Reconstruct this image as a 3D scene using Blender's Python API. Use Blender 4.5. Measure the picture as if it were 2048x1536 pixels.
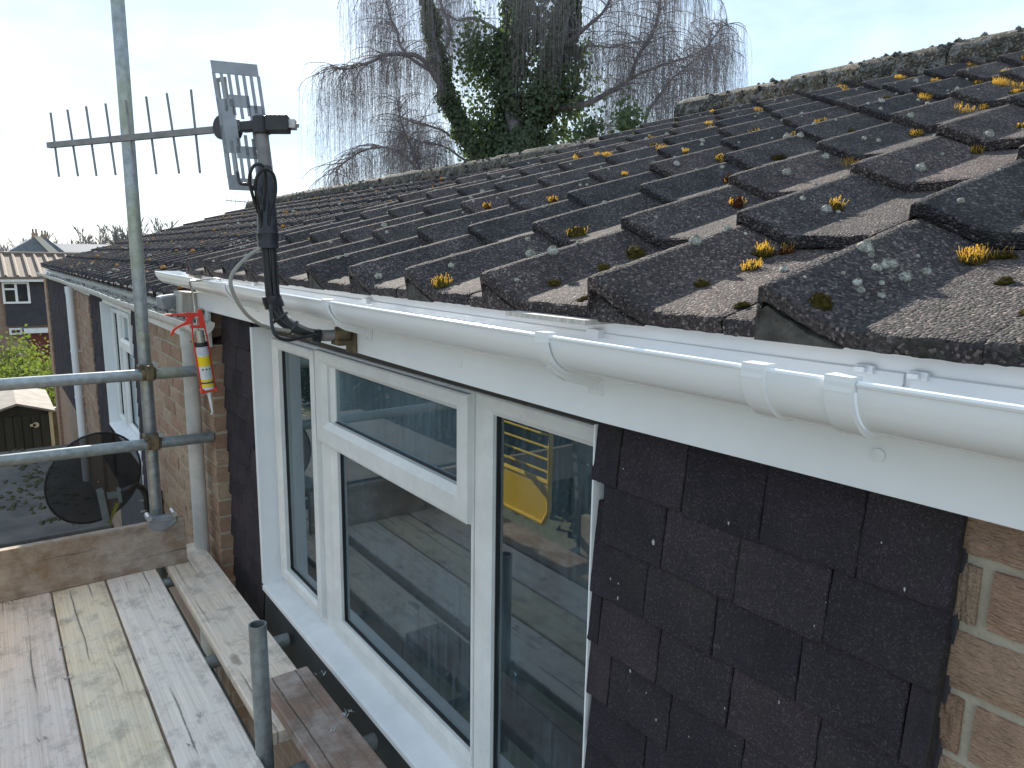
import bpy, bmesh, math, random
from mathutils import Vector, Matrix, noise
R = math.radians
sc = bpy.context.scene
col = sc.collection
for o in list(bpy.data.objects): bpy.data.objects.remove(o)

# ------------------------------------------------------------------ camera
F_PX = 1430.0
YAW, PITCH, ROLL = R(36.3), R(9.95), R(0.84)
cy, sy, cp, sp, cr, sr = math.cos(YAW), math.sin(YAW), math.cos(PITCH), math.sin(PITCH), math.cos(ROLL), math.sin(ROLL)
_r = Vector((cy, -sy, 0)); FW = Vector((sy*cp, cy*cp, -sp)); _u = Vector((sy*sp, cy*sp, cp))
RT = cr*_r + sr*_u; UP = -sr*_r + cr*_u
cam = bpy.data.cameras.new('camera'); camo = bpy.data.objects.new('camera', cam); col.objects.link(camo)
camo.matrix_world = Matrix(((RT.x, UP.x, -FW.x, 0), (RT.y, UP.y, -FW.y, 0), (RT.z, UP.z, -FW.z, 0), (0, 0, 0, 1)))
cam.sensor_width = 36; cam.lens = 36*F_PX/2048; cam.clip_start = .02; cam.clip_end = 3000
sc.camera = camo
def ray(u, v): return RT*((u-1024)/F_PX) - UP*((v-768)/F_PX) + FW
def at(u, v, ax, val):
    r = ray(u, v); return r*(val/r['xyz'.index(ax)])

# ------------------------------------------------------------------ world, sun, exposure
SUN_AZ, SUN_EL = R(21), R(25.5)          # azimuth from +y towards +x
w = bpy.data.worlds.new('World'); sc.world = w; w.use_nodes = True
nt = w.node_tree; nt.nodes.clear()
out = nt.nodes.new('ShaderNodeOutputWorld'); bg = nt.nodes.new('ShaderNodeBackground')
sky = nt.nodes.new('ShaderNodeTexSky'); sky.sky_type = 'NISHITA'; sky.sun_disc = False
sky.sun_elevation = SUN_EL; sky.sun_rotation = SUN_AZ; sky.dust_density = .2; sky.air_density = .9; sky.ozone_density = 1.0
tc = nt.nodes.new('ShaderNodeTexCoord'); mp = nt.nodes.new('ShaderNodeMapping'); mp.inputs['Scale'].default_value = (1, 1, 2.6)
cn = nt.nodes.new('ShaderNodeTexNoise'); cn.inputs['Scale'].default_value = 2.1; cn.inputs['Detail'].default_value = 7; cn.inputs['Roughness'].default_value = .52
rp = nt.nodes.new('ShaderNodeValToRGB'); rp.color_ramp.elements[0].position = .38; rp.color_ramp.elements[1].position = .68
rp.color_ramp.elements[0].color = (.72, .72, .72, 1); rp.color_ramp.elements[1].color = (.97, .97, .97, 1)
mx = nt.nodes.new('ShaderNodeMix'); mx.data_type = 'RGBA'; mx.inputs['B'].default_value = (4.5, 5.5, 6.5, 1)
L = nt.links.new
L(tc.outputs['Generated'], mp.inputs['Vector']); L(mp.outputs[0], cn.inputs['Vector']); L(cn.outputs['Fac'], rp.inputs['Fac'])
L(rp.outputs['Color'], mx.inputs['Factor']); L(sky.outputs['Color'], mx.inputs['A']); L(mx.outputs['Result'], bg.inputs['Color'])
cl2 = nt.nodes.new('ShaderNodeTexNoise'); cl2.inputs['Scale'].default_value = 3.4; cl2.inputs['Detail'].default_value = 8; cl2.inputs['Roughness'].default_value = .58; L(mp.outputs[0], cl2.inputs['Vector'])
rp2 = nt.nodes.new('ShaderNodeValToRGB'); rp2.color_ramp.elements[0].position = .40; rp2.color_ramp.elements[1].position = .62
rp2.color_ramp.elements[0].color = (3.6, 4.7, 5.9, 1); rp2.color_ramp.elements[1].color = (5.1, 6.0, 6.8, 1)
L(cl2.outputs['Fac'], rp2.inputs['Fac']); L(rp2.outputs['Color'], mx.inputs['B'])
bg.inputs['Strength'].default_value = .085
L(bg.outputs[0], out.inputs['Surface'])
sl = bpy.data.lights.new('sun', 'SUN'); sl.energy = 5.0; sl.angle = R(.6); sl.color = (1, .93, .82)
so = bpy.data.objects.new('sun', sl); col.objects.link(so)
sd = Vector((math.sin(SUN_AZ)*math.cos(SUN_EL), math.cos(SUN_AZ)*math.cos(SUN_EL), math.sin(SUN_EL)))
so.rotation_euler = (-sd).to_track_quat('-Z', 'Y').to_euler(); so.location = sd*30
sc.view_settings.view_transform = 'Standard'; sc.view_settings.look = 'None'; sc.view_settings.gamma = 1
sc.view_settings.exposure = 1.26

rnd = random.Random(7)
U = rnd.uniform

# ------------------------------------------------------------------ helpers
class MB:
    def __init__(s): s.v = []; s.f = []; s.m = []; s.mi = 0
    def add(s, vs, fs):
        b = len(s.v); s.v += [tuple(p) for p in vs]; s.f += [tuple(i+b for i in f) for f in fs]; s.m += [s.mi]*len(fs); return s
    def box(s, a, b, rot=None, c=None):
        x0, y0, z0 = a; x1, y1, z1 = b
        vs = [Vector(p) for p in ((x0,y0,z0),(x1,y0,z0),(x1,y1,z0),(x0,y1,z0),(x0,y0,z1),(x1,y0,z1),(x1,y1,z1),(x0,y1,z1))]
        if rot is not None:
            c = Vector(c) if c is not None else (Vector(a)+Vector(b))/2
            vs = [c + rot @ (p-c) for p in vs]
        return s.add(vs, ((0,3,2,1),(4,5,6,7),(0,1,5,4),(1,2,6,5),(2,3,7,6),(3,0,4,7)))
    def tube(s, path, r, n=10, caps=True, hollow=0):
        path = [Vector(p) for p in path]; k = len(path)
        rs = r if isinstance(r, (list, tuple)) else [r]*k
        t0 = (path[1]-path[0]).normalized()
        a = t0.orthogonal().normalized(); vs = []
        for i, p in enumerate(path):
            t = (path[min(i+1, k-1)] - path[max(i-1, 0)]).normalized()
            a = (a - t*a.dot(t)).normalized(); b = t.cross(a)
            for j in range(n):
                q = 2*math.pi*j/n; vs.append(p + (a*math.cos(q)+b*math.sin(q))*rs[i])
        fs = [(i*n+j, i*n+(j+1) % n, (i+1)*n+(j+1) % n, (i+1)*n+j) for i in range(k-1) for j in range(n)]
        if caps: fs += [tuple(range(n))[::-1], tuple(range((k-1)*n, k*n))]
        return s.add(vs, fs)
    def pipe(s, p, q, r, t=.004, n=20):            # open tube with wall thickness
        p, q = Vector(p), Vector(q); d = (q-p).normalized(); a = d.orthogonal().normalized(); b = d.cross(a); vs = []
        for c, rr in ((p, r), (q, r), (q, r-t), (p, r-t)):
            for j in range(n):
                an = 2*math.pi*j/n; vs.append(c + (a*math.cos(an)+b*math.sin(an))*rr)
        return s.add(vs, [(k*n+j, k*n+(j+1) % n, ((k+1) % 4)*n+(j+1) % n, ((k+1) % 4)*n+j) for k in range(4) for j in range(n)])
    def prism(s, poly, o, e1, e2, e3, t):          # polygon in e1,e2 extruded by e3*t
        o, e1, e2, e3 = Vector(o), Vector(e1), Vector(e2), Vector(e3); n = len(poly)
        A = [o+e1*a+e2*b for a, b in poly]; B = [p+e3*t for p in A]
        return s.add(A+B, [tuple(range(n))[::-1], tuple(range(n, 2*n))]+[(i, (i+1) % n, n+(i+1) % n, n+i) for i in range(n)])
    def loft(s, rings, closed=True, caps=False):
        n = len(rings[0]); vs = [p for r in rings for p in r]; m = n if closed else n-1
        fs = [(i*n+j, i*n+(j+1) % n, (i+1)*n+(j+1) % n, (i+1)*n+j) for i in range(len(rings)-1) for j in range(m)]
        if caps: fs += [tuple(range(n))[::-1], tuple(range(len(vs)-n, len(vs)))]
        return s.add(vs, fs)
    def mesh(s, name, mats=None, smooth=False):
        me = bpy.data.meshes.new(name); me.from_pydata(s.v, [], s.f)
        for m in (mats if isinstance(mats, (list, tuple)) else [mats]):
            if m: me.materials.append(m)
        if len(set(s.m)) > 1: me.polygons.foreach_set('material_index', s.m)
        bm = bmesh.new(); bm.from_mesh(me); bmesh.ops.recalc_face_normals(bm, faces=bm.faces); bm.to_mesh(me); bm.free()
        if smooth: me.polygons.foreach_set('use_smooth', [True]*len(me.polygons))
        return me
    def obj(s, name, mats, parent=None, smooth=False, bevel=0, seg=2):
        me = s.mesh(name, mats, smooth)
        return place(name, me, parent, bevel=bevel, seg=seg, smooth=smooth)
def place(name, me, parent=None, mw=None, bevel=0, seg=2, smooth=False, color=None):
    o = bpy.data.objects.new(name, me); col.objects.link(o)
    if parent is not None: o.parent = parent
    if mw is not None: o.matrix_world = mw; o.matrix_local = mw
    if bevel:
        b = o.modifiers.new('b', 'BEVEL'); b.width = bevel; b.segments = seg; b.limit_method = 'ANGLE'; b.angle_limit = R(35); b.harden_normals = False
    if smooth and me is not None and bevel == 0:
        try: me.set_sharp_from_angle(angle=R(40))
        except Exception: pass
    if color: o.color = (*color, 1)
    return o
def empty(name, loc=(0, 0, 0)):
    o = bpy.data.objects.new(name, None); col.objects.link(o); o.empty_display_size = .1; return o
def tag(o, label, cat, group=None):
    o['label'] = label; o['category'] = cat
    if group: o['group'] = group
    return o
def kind(o, k): o['kind'] = k; return o
def TR(loc, rx=0, ry=0, rz=0, s=(1, 1, 1)):
    return Matrix.Translation(loc) @ Matrix.Rotation(rz, 4, 'Z') @ Matrix.Rotation(ry, 4, 'Y') @ Matrix.Rotation(rx, 4, 'X') @ Matrix.Diagonal((*s, 1))
def bez(pts, n=8):                                   # catmull-rom through points
    P = [Vector(p) for p in pts]; P = [2*P[0]-P[1]]+P+[2*P[-1]-P[-2]]; o = []
    for i in range(1, len(P)-2):
        a, b, c, d = P[i-1:i+3]
        for k in range(n):
            t = k/n; o.append(.5*((2*b)+(c-a)*t+(2*a-5*b+4*c-d)*t*t+(3*b-a-3*c+d)*t**3))
    return o+[P[-2]]

# ------------------------------------------------------------------ materials
def newmat(name):
    m = bpy.data.materials.new(name); m.use_nodes = True; t = m.node_tree; b = t.nodes['Principled BSDF']; return m, t, b
def N(t, ty, **k):
    n = t.nodes.new(ty)
    for a, v in k.items():
        if a.startswith('i_'): n.inputs[a[2:].replace('_', ' ')].default_value = v
        else: setattr(n, a, v)
    return n
def coords(t, stretch=(1, 1, 1), obj=True, rand=True):
    c = t.nodes.new('ShaderNodeTexCoord'); m = t.nodes.new('ShaderNodeMapping'); m.inputs['Scale'].default_value = stretch
    t.links.new(c.outputs['Object'], m.inputs['Vector'])
    if rand:
        oi = t.nodes.new('ShaderNodeObjectInfo'); mm = N(t, 'ShaderNodeMath', operation='MULTIPLY'); mm.inputs[1].default_value = 37.0
        t.links.new(oi.outputs['Random'], mm.inputs[0]); t.links.new(mm.outputs[0], m.inputs['Location'])
    return m.outputs[0]
def ramp(t, fac, stops):
    r = t.nodes.new('ShaderNodeValToRGB'); e = r.color_ramp.elements
    while len(e) < len(stops): e.new(.5)
    for i, (p, c) in enumerate(stops):
        e[i].position = p; e[i].color = (*c, 1) if len(c) == 3 else c
    t.links.new(fac, r.inputs['Fac']); return r.outputs['Color']
def mixc(t, fac, a, b, blend='MIX'):
    m = N(t, 'ShaderNodeMix', data_type='RGBA', blend_type=blend)
    for k, v in (('Factor', fac), ('A', a), ('B', b)):
        if hasattr(v, 'is_linked'): t.links.new(v, m.inputs[k])
        elif k == 'Factor': m.inputs[0].default_value = v
        else: m.inputs[k].default_value = (*v, 1)
    return m.outputs['Result']
def noise_n(t, vec, scale, detail=4, rough=.55):
    n = N(t, 'ShaderNodeTexNoise'); n.inputs['Scale'].default_value = scale; n.inputs['Detail'].default_value = detail; n.inputs['Roughness'].default_value = rough
    t.links.new(vec, n.inputs['Vector']); return n.outputs['Fac']
def voro(t, vec, scale, out='Distance'):
    n = N(t, 'ShaderNodeTexVoronoi'); n.inputs['Scale'].default_value = scale; t.links.new(vec, n.inputs['Vector']); return n.outputs[out]
def bump(t, b, h, strength=.5, dist=.002, prev=None):
    n = N(t, 'ShaderNodeBump'); n.inputs['Strength'].default_value = strength; n.inputs['Distance'].default_value = dist
    t.links.new(h, n.inputs['Height'])
    if prev is not None: t.links.new(prev, n.inputs['Normal'])
    t.links.new(n.outputs[0], b.inputs['Normal']); return n.outputs[0]
def objrand(t): return t.nodes.new('ShaderNodeObjectInfo').outputs['Random']
def simple(name, c1, c2=None, rough=.6, scale=8, metal=0, b=0, bs=40, bd=.002, stretch=(1, 1, 1), spec=.5, rand=0.0, detail=5):
    m, t, p = newmat(name); v = coords(t, stretch)
    c2 = c2 or c1
    cc = ramp(t, noise_n(t, v, scale, detail), [(.3, c1), (.7, c2)])
    if rand:
        cc = mixc(t, 1.0, cc, ramp(t, objrand(t), [(0, (1-rand,)*3), (1, (1+rand,)*3)]), 'MULTIPLY')
    t.links.new(cc, p.inputs['Base Color']); p.inputs['Roughness'].default_value = rough; p.inputs['Metallic'].default_value = metal
    p.inputs['Specular IOR Level'].default_value = spec
    if b: bump(t, p, noise_n(t, v, bs, 4), b, bd)
    return m

def m_tile(name, lo, hi, grain=270, gb=.8, lichen=.62, spk=1.0):
    m, t, p = newmat(name); v = coords(t)
    c = ramp(t, noise_n(t, v, 9, 6, .6), [(.3, lo), (.72, hi)])
    c = mixc(t, 1, c, ramp(t, objrand(t), [(0, (.72, .74, .78)), (.5, (1, 1, 1)), (1, (1.25, 1.15, 1.1))]), 'MULTIPLY')
    g = voro(t, v, grain, 'Color')
    sep = N(t, 'ShaderNodeSeparateColor'); t.links.new(g, sep.inputs[0])
    c = mixc(t, 1, c, ramp(t, sep.outputs[0], [(0, (1-.55*spk,)*3), (.5, (1-.1*spk,)*3), (.82, (1+.35*spk, 1+.3*spk, 1+.25*spk)), (1, (1+2.6*spk, 1+2.3*spk, 1+2*spk))]), 'MULTIPLY')
    sp_ = noise_n(t, v, 24, 5, .7)
    c = mixc(t, ramp(t, sp_, [(lichen, (0, 0, 0)), (lichen+.1, (.6, .6, .6))]), c, (.26, .26, .25))
    al = noise_n(t, v, 5, 6, .65)
    c = mixc(t, ramp(t, al, [(.56, (0, 0, 0)), (.75, (.45, .45, .45))]), c, (.05, .055, .03))
    t.links.new(c, p.inputs['Base Color']); p.inputs['Roughness'].default_value = .92; p.inputs['Specular IOR Level'].default_value = .25
    inv = N(t, 'ShaderNodeMath', operation='SUBTRACT'); inv.inputs[0].default_value = 1; t.links.new(voro(t, v, grain), inv.inputs[1])
    n1 = bump(t, p, inv.outputs[0], gb, .009)
    bump(t, p, noise_n(t, v, 60, 6, .65), .5, .004, n1)
    return m
MT_TILE = m_tile('concrete_roof_tile', (.040, .036, .040), (.090, .081, .081))
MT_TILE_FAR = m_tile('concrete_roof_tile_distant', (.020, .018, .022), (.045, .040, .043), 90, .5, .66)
MT_HUNG = m_tile('hung_clay_tile', (.031, .027, .034), (.052, .043, .052), 420, .4, .70, .45)
MT_RIDGE = m_tile('mossy_ridge_tile', (.04, .037, .031), (.115, .10, .075), 120, .7, .5)

def m_pvc(name, c=(.80, .81, .80), dirt=.0, rough=.28):
    m, t, p = newmat(name); v = coords(t)
    n = noise_n(t, v, 7, 8, .7)
    cc = ramp(t, n, [(.35, tuple(x*(1-dirt) for x in c)), (.65, c)])
    if dirt > .08:
        s = noise_n(t, v, 70, 4, .6); cc = mixc(t, ramp(t, s, [(.64, (0, 0, 0)), (.74, (dirt*1.6,)*3)]), cc, (.28, .26, .22))
    t.links.new(cc, p.inputs['Base Color']); p.inputs['Roughness'].default_value = rough
    bump(t, p, noise_n(t, v, 3, 2), .12, .01)
    return m
MT_PVC = m_pvc('white_gutter_plastic', (.79, .80, .81), 0, .22)
MT_FASCIA = m_pvc('white_fascia_board', (.85, .87, .885), .05, .3)
MT_FRAME = m_pvc('window_frame_plastic', (.80, .80, .775), .16, .38)
MT_SILL = m_pvc('weathered_sill_plastic', (.86, .87, .88), .12, .45)
MT_PIPE = m_pvc('dirty_downpipe_plastic', (.66, .64, .6), .24, .5)
MT_GASKET = simple('black_rubber', (.012, .013, .014), rough=.5)

def m_glass(nm='window_glass', f0=.035, f1=.19):
    m, t, p = newmat(nm); t.nodes.remove(p); o = t.nodes['Material Output']
    v = coords(t, rand=False)
    tr = N(t, 'ShaderNodeBsdfTransparent'); tr.inputs[0].default_value = (.60, .70, .70, 1)
    gl = N(t, 'ShaderNodeBsdfGlossy'); gl.inputs['Roughness'].default_value = .0; gl.inputs[0].default_value = (.84, .93, .97, 1)
    fr = N(t, 'ShaderNodeFresnel'); fr.inputs['IOR'].default_value = 1.72
    mm = N(t, 'ShaderNodeMath', operation='MULTIPLY_ADD'); mm.inputs[1].default_value = 1.25; mm.inputs[2].default_value = .03; mm.use_clamp = True
    t.links.new(fr.outputs[0], mm.inputs[0])
    mix = N(t, 'ShaderNodeMixShader'); t.links.new(mm.outputs[0], mix.inputs[0]); t.links.new(tr.outputs[0], mix.inputs[1]); t.links.new(gl.outputs[0], mix.inputs[2])
    c2 = t.nodes.new('ShaderNodeTexCoord'); mp2 = t.nodes.new('ShaderNodeMapping'); mp2.inputs['Scale'].default_value = (1, 60, 5)
    t.links.new(c2.outputs['Object'], mp2.inputs[0])
    st = noise_n(t, mp2.outputs[0], 1.0, 5, .6); big = noise_n(t, v, 2.3, 4)
    k = N(t, 'ShaderNodeMath', operation='MULTIPLY'); t.links.new(st, k.inputs[0]); t.links.new(big, k.inputs[1])
    fac = ramp(t, k.outputs[0], [(.2, (f0,)*3), (.46, (f1,)*3)])
    spt = ramp(t, noise_n(t, v, 34, 3, .5), [(.72, (0, 0, 0)), (.78, (.35, .35, .35))])
    fa = N(t, 'ShaderNodeMath', operation='ADD'); t.links.new(fac, fa.inputs[0]); t.links.new(spt, fa.inputs[1]); fa.use_clamp = True
    df = N(t, 'ShaderNodeBsdfDiffuse'); df.inputs[0].default_value = (.34, .45, .52, 1)
    mx2 = N(t, 'ShaderNodeMixShader'); t.links.new(fa.outputs[0], mx2.inputs[0]); t.links.new(mix.outputs[0], mx2.inputs[1]); t.links.new(df.outputs[0], mx2.inputs[2])
    t.links.new(mx2.outputs[0], o.inputs[0]); return m
MT_GLASS = m_glass(); MT_GLASSM = m_glass('misted_window_glass', .16, .42)

def m_brick(name, cols, rough_b=.9):
    m, t, p = newmat(name); v = coords(t)
    c = ramp(t, objrand(t), [(i/(len(cols)-1), x) for i, x in enumerate(cols)])
    c = mixc(t, 1, c, ramp(t, noise_n(t, v, 26, 6, .65), [(.3, (.82, .81, .80)), (.7, (1.18, 1.17, 1.15))]), 'MULTIPLY')
    vd = coords(t, (1, 1, 1)); 
    mpn = N(t, 'ShaderNodeMapping'); mpn.inputs['Rotation'].default_value = (R(58), 0, 0); mpn.inputs['Scale'].default_value = (60, 45, 330)
    t.links.new(vd, mpn.inputs[0]); drag = noise_n(t, mpn.outputs[0], 1, 3, .6)
    c = mixc(t, ramp(t, drag, [(.54, (0, 0, 0)), (.70, (.4, .4, .4))]), c, (.18, .115, .085))
    t.links.new(c, p.inputs['Base Color']); p.inputs['Roughness'].default_value = .9; p.inputs['Specular IOR Level'].default_value = .2
    n1 = bump(t, p, drag, 1.0, .012); bump(t, p, noise_n(t, v, 160, 4, .7), .45, .003, n1)
    return m
MT_BRICK = m_brick('dragfaced_brick', [(.46, .325, .225), (.44, .275, .20), (.50, .37, .26), (.40, .245, .18), (.51, .39, .29)])
MT_MORTAR = simple('sandy_mortar', (.33, .29, .22), (.48, .43, .34), .95, 14, b=.8, bs=120, bd=.004)
MT_BRICKFAR = None
def m_brickfar():
    m, t, p = newmat('coursed_brick'); c = t.nodes.new('ShaderNodeTexCoord')
    sx = N(t, 'ShaderNodeSeparateXYZ'); t.links.new(c.outputs['Object'], sx.inputs[0])
    ad = N(t, 'ShaderNodeMath', operation='ADD'); t.links.new(sx.outputs[0], ad.inputs[0]); t.links.new(sx.outputs[1], ad.inputs[1])
    cb = N(t, 'ShaderNodeCombineXYZ'); t.links.new(ad.outputs[0], cb.inputs[0]); t.links.new(sx.outputs[2], cb.inputs[1])
    b = N(t, 'ShaderNodeTexBrick'); b.inputs['Scale'].default_value = 1; b.inputs['Brick Width'].default_value = .247; b.inputs['Row Height'].default_value = .082; b.inputs['Mortar Size'].default_value = .006
    b.inputs['Color1'].default_value = (.29, .20, .14, 1); b.inputs['Color2'].default_value = (.25, .155, .11, 1); b.inputs['Mortar'].default_value = (.3, .26, .2, 1)
    t.links.new(cb.outputs[0], b.inputs['Vector']); t.links.new(b.outputs['Color'], p.inputs['Base Color']); p.inputs['Roughness'].default_value = .9
    bump(t, p, b.outputs['Fac'], -.4, .006); return m
MT_BRICKFAR = m_brickfar()

def m_wood(name='scaffold_board_wood', cross=False):
    def S(a, l): return (l, a, a) if cross else (a, l, a)
    m, t, p = newmat(name); oi = t.nodes.new('ShaderNodeObjectInfo')
    v = coords(t, S(14, 1.1)); vi = coords(t, (1, 1, 1))
    gr = noise_n(t, coords(t, S(30, .45)), 2.2, 6, .6)
    c = mixc(t, 1, ramp(t, gr, [(.25, (.80, .77, .74)), (.5, (1, .98, .96)), (.75, (1.12, 1.11, 1.09))]), oi.outputs['Color'], 'MULTIPLY')
    fine = noise_n(t, coords(t, S(190, 1.6)), 1.6, 5, .65)
    c = mixc(t, 1, c, ramp(t, fine, [(.3, (.80, .79, .78)), (.7, (1.12, 1.12, 1.12))]), 'MULTIPLY')
    st = noise_n(t, vi, 6, 8, .72)
    c = mixc(t, ramp(t, st, [(.42, (0, 0, 0)), (.68, (.9, .9, .9))]), c, mixc(t, .42, c, (.78, .76, .74)))
    dk = noise_n(t, coords(t, S(1.6, 1.1)), 7, 8, .75)
    c = mixc(t, ramp(t, dk, [(.50, (0, 0, 0)), (.72, (.62, .62, .62))]), c, (.13, .115, .10))
    kn = voro(t, coords(t, S(5.0, 1.7)), 1.0); kn2 = N(t, 'ShaderNodeMath', operation='ADD'); t.links.new(kn, kn2.inputs[0])
    nn_ = N(t, 'ShaderNodeMath', operation='MULTIPLY'); nn_.inputs[1].default_value = .06; t.links.new(noise_n(t, vi, 40, 3), nn_.inputs[0]); t.links.new(nn_.outputs[0], kn2.inputs[1])
    c = mixc(t, ramp(t, kn2.outputs[0], [(.07, (.6, .6, .6)), (.105, (.35, .35, .35)), (.12, (0, 0, 0))]), c, (.15, .105, .07))
    # scuffs across the board
    sv_ = N(t, 'ShaderNodeMapping'); sv_.inputs['Rotation'].default_value = (0, 0, R(37)); sv_.inputs['Scale'].default_value = (9, 120, 9); t.links.new(vi, sv_.inputs[0])
    sc_ = noise_n(t, sv_.outputs[0], 1, 3, .5)
    c = mixc(t, ramp(t, sc_, [(.68, (0, 0, 0)), (.74, (.42, .42, .42))]), c, (.12, .10, .09))
    tcw = t.nodes.new('ShaderNodeTexCoord'); sx = N(t, 'ShaderNodeSeparateXYZ'); t.links.new(tcw.outputs['Object'], sx.inputs[0])
    def mth(op, a, b=None, c=None):
        n = N(t, 'ShaderNodeMath', operation=op)
        for q, v_ in enumerate((a, b, c)):
            if v_ is None: continue
            if hasattr(v_, 'is_linked'): t.links.new(v_, n.inputs[q])
            else: n.inputs[q].default_value = v_
        return n.outputs[0]
    acr, alo = (sx.outputs[2], sx.outputs[0]) if cross else (sx.outputs[0], sx.outputs[1])
    cz = .11 if cross else 0.0; crk = None
    for q, (o_, am) in enumerate(((.0, .07), (.47, .05))):
        cb = N(t, 'ShaderNodeCombineXYZ'); t.links.new(mth('MULTIPLY', alo, 1.3), cb.inputs[0]); t.links.new(mth('MULTIPLY_ADD', oi.outputs['Random'], 31.0, 7.0*q), cb.inputs[1])
        wob = noise_n(t, cb.outputs[0], 1.2, 3, .5)
        base = mth('MULTIPLY', mth('SUBTRACT', mth('FRACT', mth('ADD', oi.outputs['Random'], o_)), .5), .15)
        d = mth('ABSOLUTE', mth('SUBTRACT', mth('SUBTRACT', acr, mth('ADD', base, cz)), mth('MULTIPLY', mth('SUBTRACT', wob, .5), am)))
        ln = ramp(t, d, [(0, (1, 1, 1)), (.0008, (0, 0, 0))]); mk = ramp(t, noise_n(t, cb.outputs[0], 1.1, 1), [(.50, (0, 0, 0)), (.58, (.85, .85, .85))])
        e_ = mth('MULTIPLY', ln, mk); crk = e_ if crk is None else mth('MAXIMUM', crk, e_)
    brk = ramp(t, noise_n(t, vi, 30, 2), [(.3, (.55, .55, .55)), (.5, (.95, .95, .95))])
    cf = N(t, 'ShaderNodeMath', operation='MULTIPLY'); t.links.new(crk, cf.inputs[0]); t.links.new(brk, cf.inputs[1])
    c = mixc(t, cf.outputs[0], c, (.03, .024, .02))
    t.links.new(c, p.inputs['Base Color']); p.inputs['Roughness'].default_value = .85; p.inputs['Specular IOR Level'].default_value = .25
    n1 = bump(t, p, gr, .35, .004); n2 = bump(t, p, fine, .35, .002, n1)
    iv = N(t, 'ShaderNodeMath', operation='SUBTRACT'); iv.inputs[0].default_value = 1; t.links.new(cf.outputs[0], iv.inputs[1]); bump(t, p, iv.outputs[0], .6, .004, n2)
    return m
MT_WOOD = m_wood()

def m_galv(name, tint=(.50, .53, .54), moss=.0):
    m, t, p = newmat(name); v = coords(t, rand=True)
    c = ramp(t, noise_n(t, v, 30, 6, .65), [(.3, tuple(x*.55 for x in tint)), (.7, tint)])
    c = mixc(t, ramp(t, noise_n(t, coords(t, (1, 1, 1)), 6, 5, .7), [(.5, (0, 0, 0)), (.72, (.55, .55, .55))]), c, (.22, .21, .18))
    if moss:
        c = mixc(t, ramp(t, noise_n(t, v, 3.2, 4), [(.5, (0, 0, 0)), (.6, (moss,)*3)]), c, (.36, .36, .10))
    t.links.new(c, p.inputs['Base Color']); p.inputs['Metallic'].default_value = .55; p.inputs['Roughness'].default_value = .42
    bump(t, p, noise_n(t, v, 120, 4), .15, .002); return m
MT_GALV = m_galv('galvanised_steel', (.40, .44, .47), .28)
MT_GALV2 = m_galv('dull_galvanised_steel', (.33, .37, .38))
MT_RUST = simple('rusty_coupler_steel', (.06, .045, .03), (.22, .17, .10), .7, 30, .4, b=.5, bs=90)
MT_BOLT = simple('bright_zinc', (.6, .6, .6), (.4, .38, .34), .35, 40, .8)
MT_ALU = simple('dull_aluminium', (.17, .16, .155), (.26, .25, .24), .55, 25, .3)
MT_ALUPLATE = simple('grey_aluminium_plate', (.22, .23, .245), (.32, .33, .35), .5, 18, .35)
MT_BLACKPL = simple('black_plastic', (.012, .012, .014), (.03, .03, .032), .45, 20)
MT_TAPE = simple('black_tape', (.008, .009, .016), (.018, .018, .028), .32, 30, b=.5, bs=70, bd=.003)
MT_CABLE = simple('black_cable', (.012, .012, .013), rough=.45)
MT_CABLE2 = simple('pale_cable', (.34, .31, .26), (.2, .19, .17), .5, 12)
MT_RED = simple('red_painted_metal', (.62, .035, .02), (.70, .05, .03), .35, 20)
MT_YELLOWLBL = simple('yellow_label', (.80, .58, .01), rough=.35)
MT_WHITELBL = simple('white_label', (.66, .68, .69), (.60, .62, .64), .4)
MT_BLUELBL = simple('pale_blue_label', (.42, .48, .55), (.6, .62, .66), .4, 40)
MT_PRINT = simple('dark_print', (.05, .06, .08), rough=.5)
MT_NOZZLE = simple('white_nozzle', (.74, .75, .76), rough=.35)
MT_LEAD = simple('grey_lead', (.17, .19, .21), (.32, .34, .36), .6, 14, .3, b=.5, bs=30, bd=.004)
MT_GREYWOOD = simple('weathered_grey_timber', (.30, .28, .25), (.5, .48, .45), .85, 4, stretch=(20, 20, 1), b=.5, bs=10)
MT_APRON = simple('dark_flashing', (.020, .026, .032), (.05, .06, .068), .55, 6, b=.25, bs=30, detail=8)
MT_MOSS = simple('green_brown_moss', (.04, .034, .010), (.17, .13, .03), .95, 120, b=.9, bs=500, bd=.004, spec=.1, rand=.3)
MT_MOSSRED = simple('red_brown_moss', (.08, .025, .015), (.15, .06, .02), .95, 120, b=.9, bs=500, bd=.004, spec=.1)
def m_trans(name, c, tr):
    m, t, p = newmat(name); o = t.nodes['Material Output']
    tl = N(t, 'ShaderNodeBsdfTranslucent'); tl.inputs[0].default_value = (*tr, 1); ad = N(t, 'ShaderNodeAddShader')
    p.inputs['Base Color'].default_value = (*c, 1); p.inputs['Roughness'].default_value = .8; p.inputs['Specular IOR Level'].default_value = .2
    t.links.new(p.outputs[0], ad.inputs[0]); t.links.new(tl.outputs[0], ad.inputs[1]); t.links.new(ad.outputs[0], o.inputs[0]); return m
MT_STALK = m_trans('golden_moss_stalk', (.33, .215, .045), (.24, .15, .02))
MT_LICHEN = simple('pale_lichen', (.16, .16, .13), (.60, .59, .53), .95, 200, b=.9, bs=600, bd=.003, spec=.1)
MT_LICHFLAT = simple('orange_lichen', (.36, .16, .03), (.45, .25, .08), .95, 60, b=.5, bs=200)
MT_BARK = simple('glare_pale_birch_bark', (.10, .09, .10), (.20, .18, .19), .9, 5, b=.5, bs=12, bd=.03)  # bark lightened to paint in the glare veil over the tree
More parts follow.
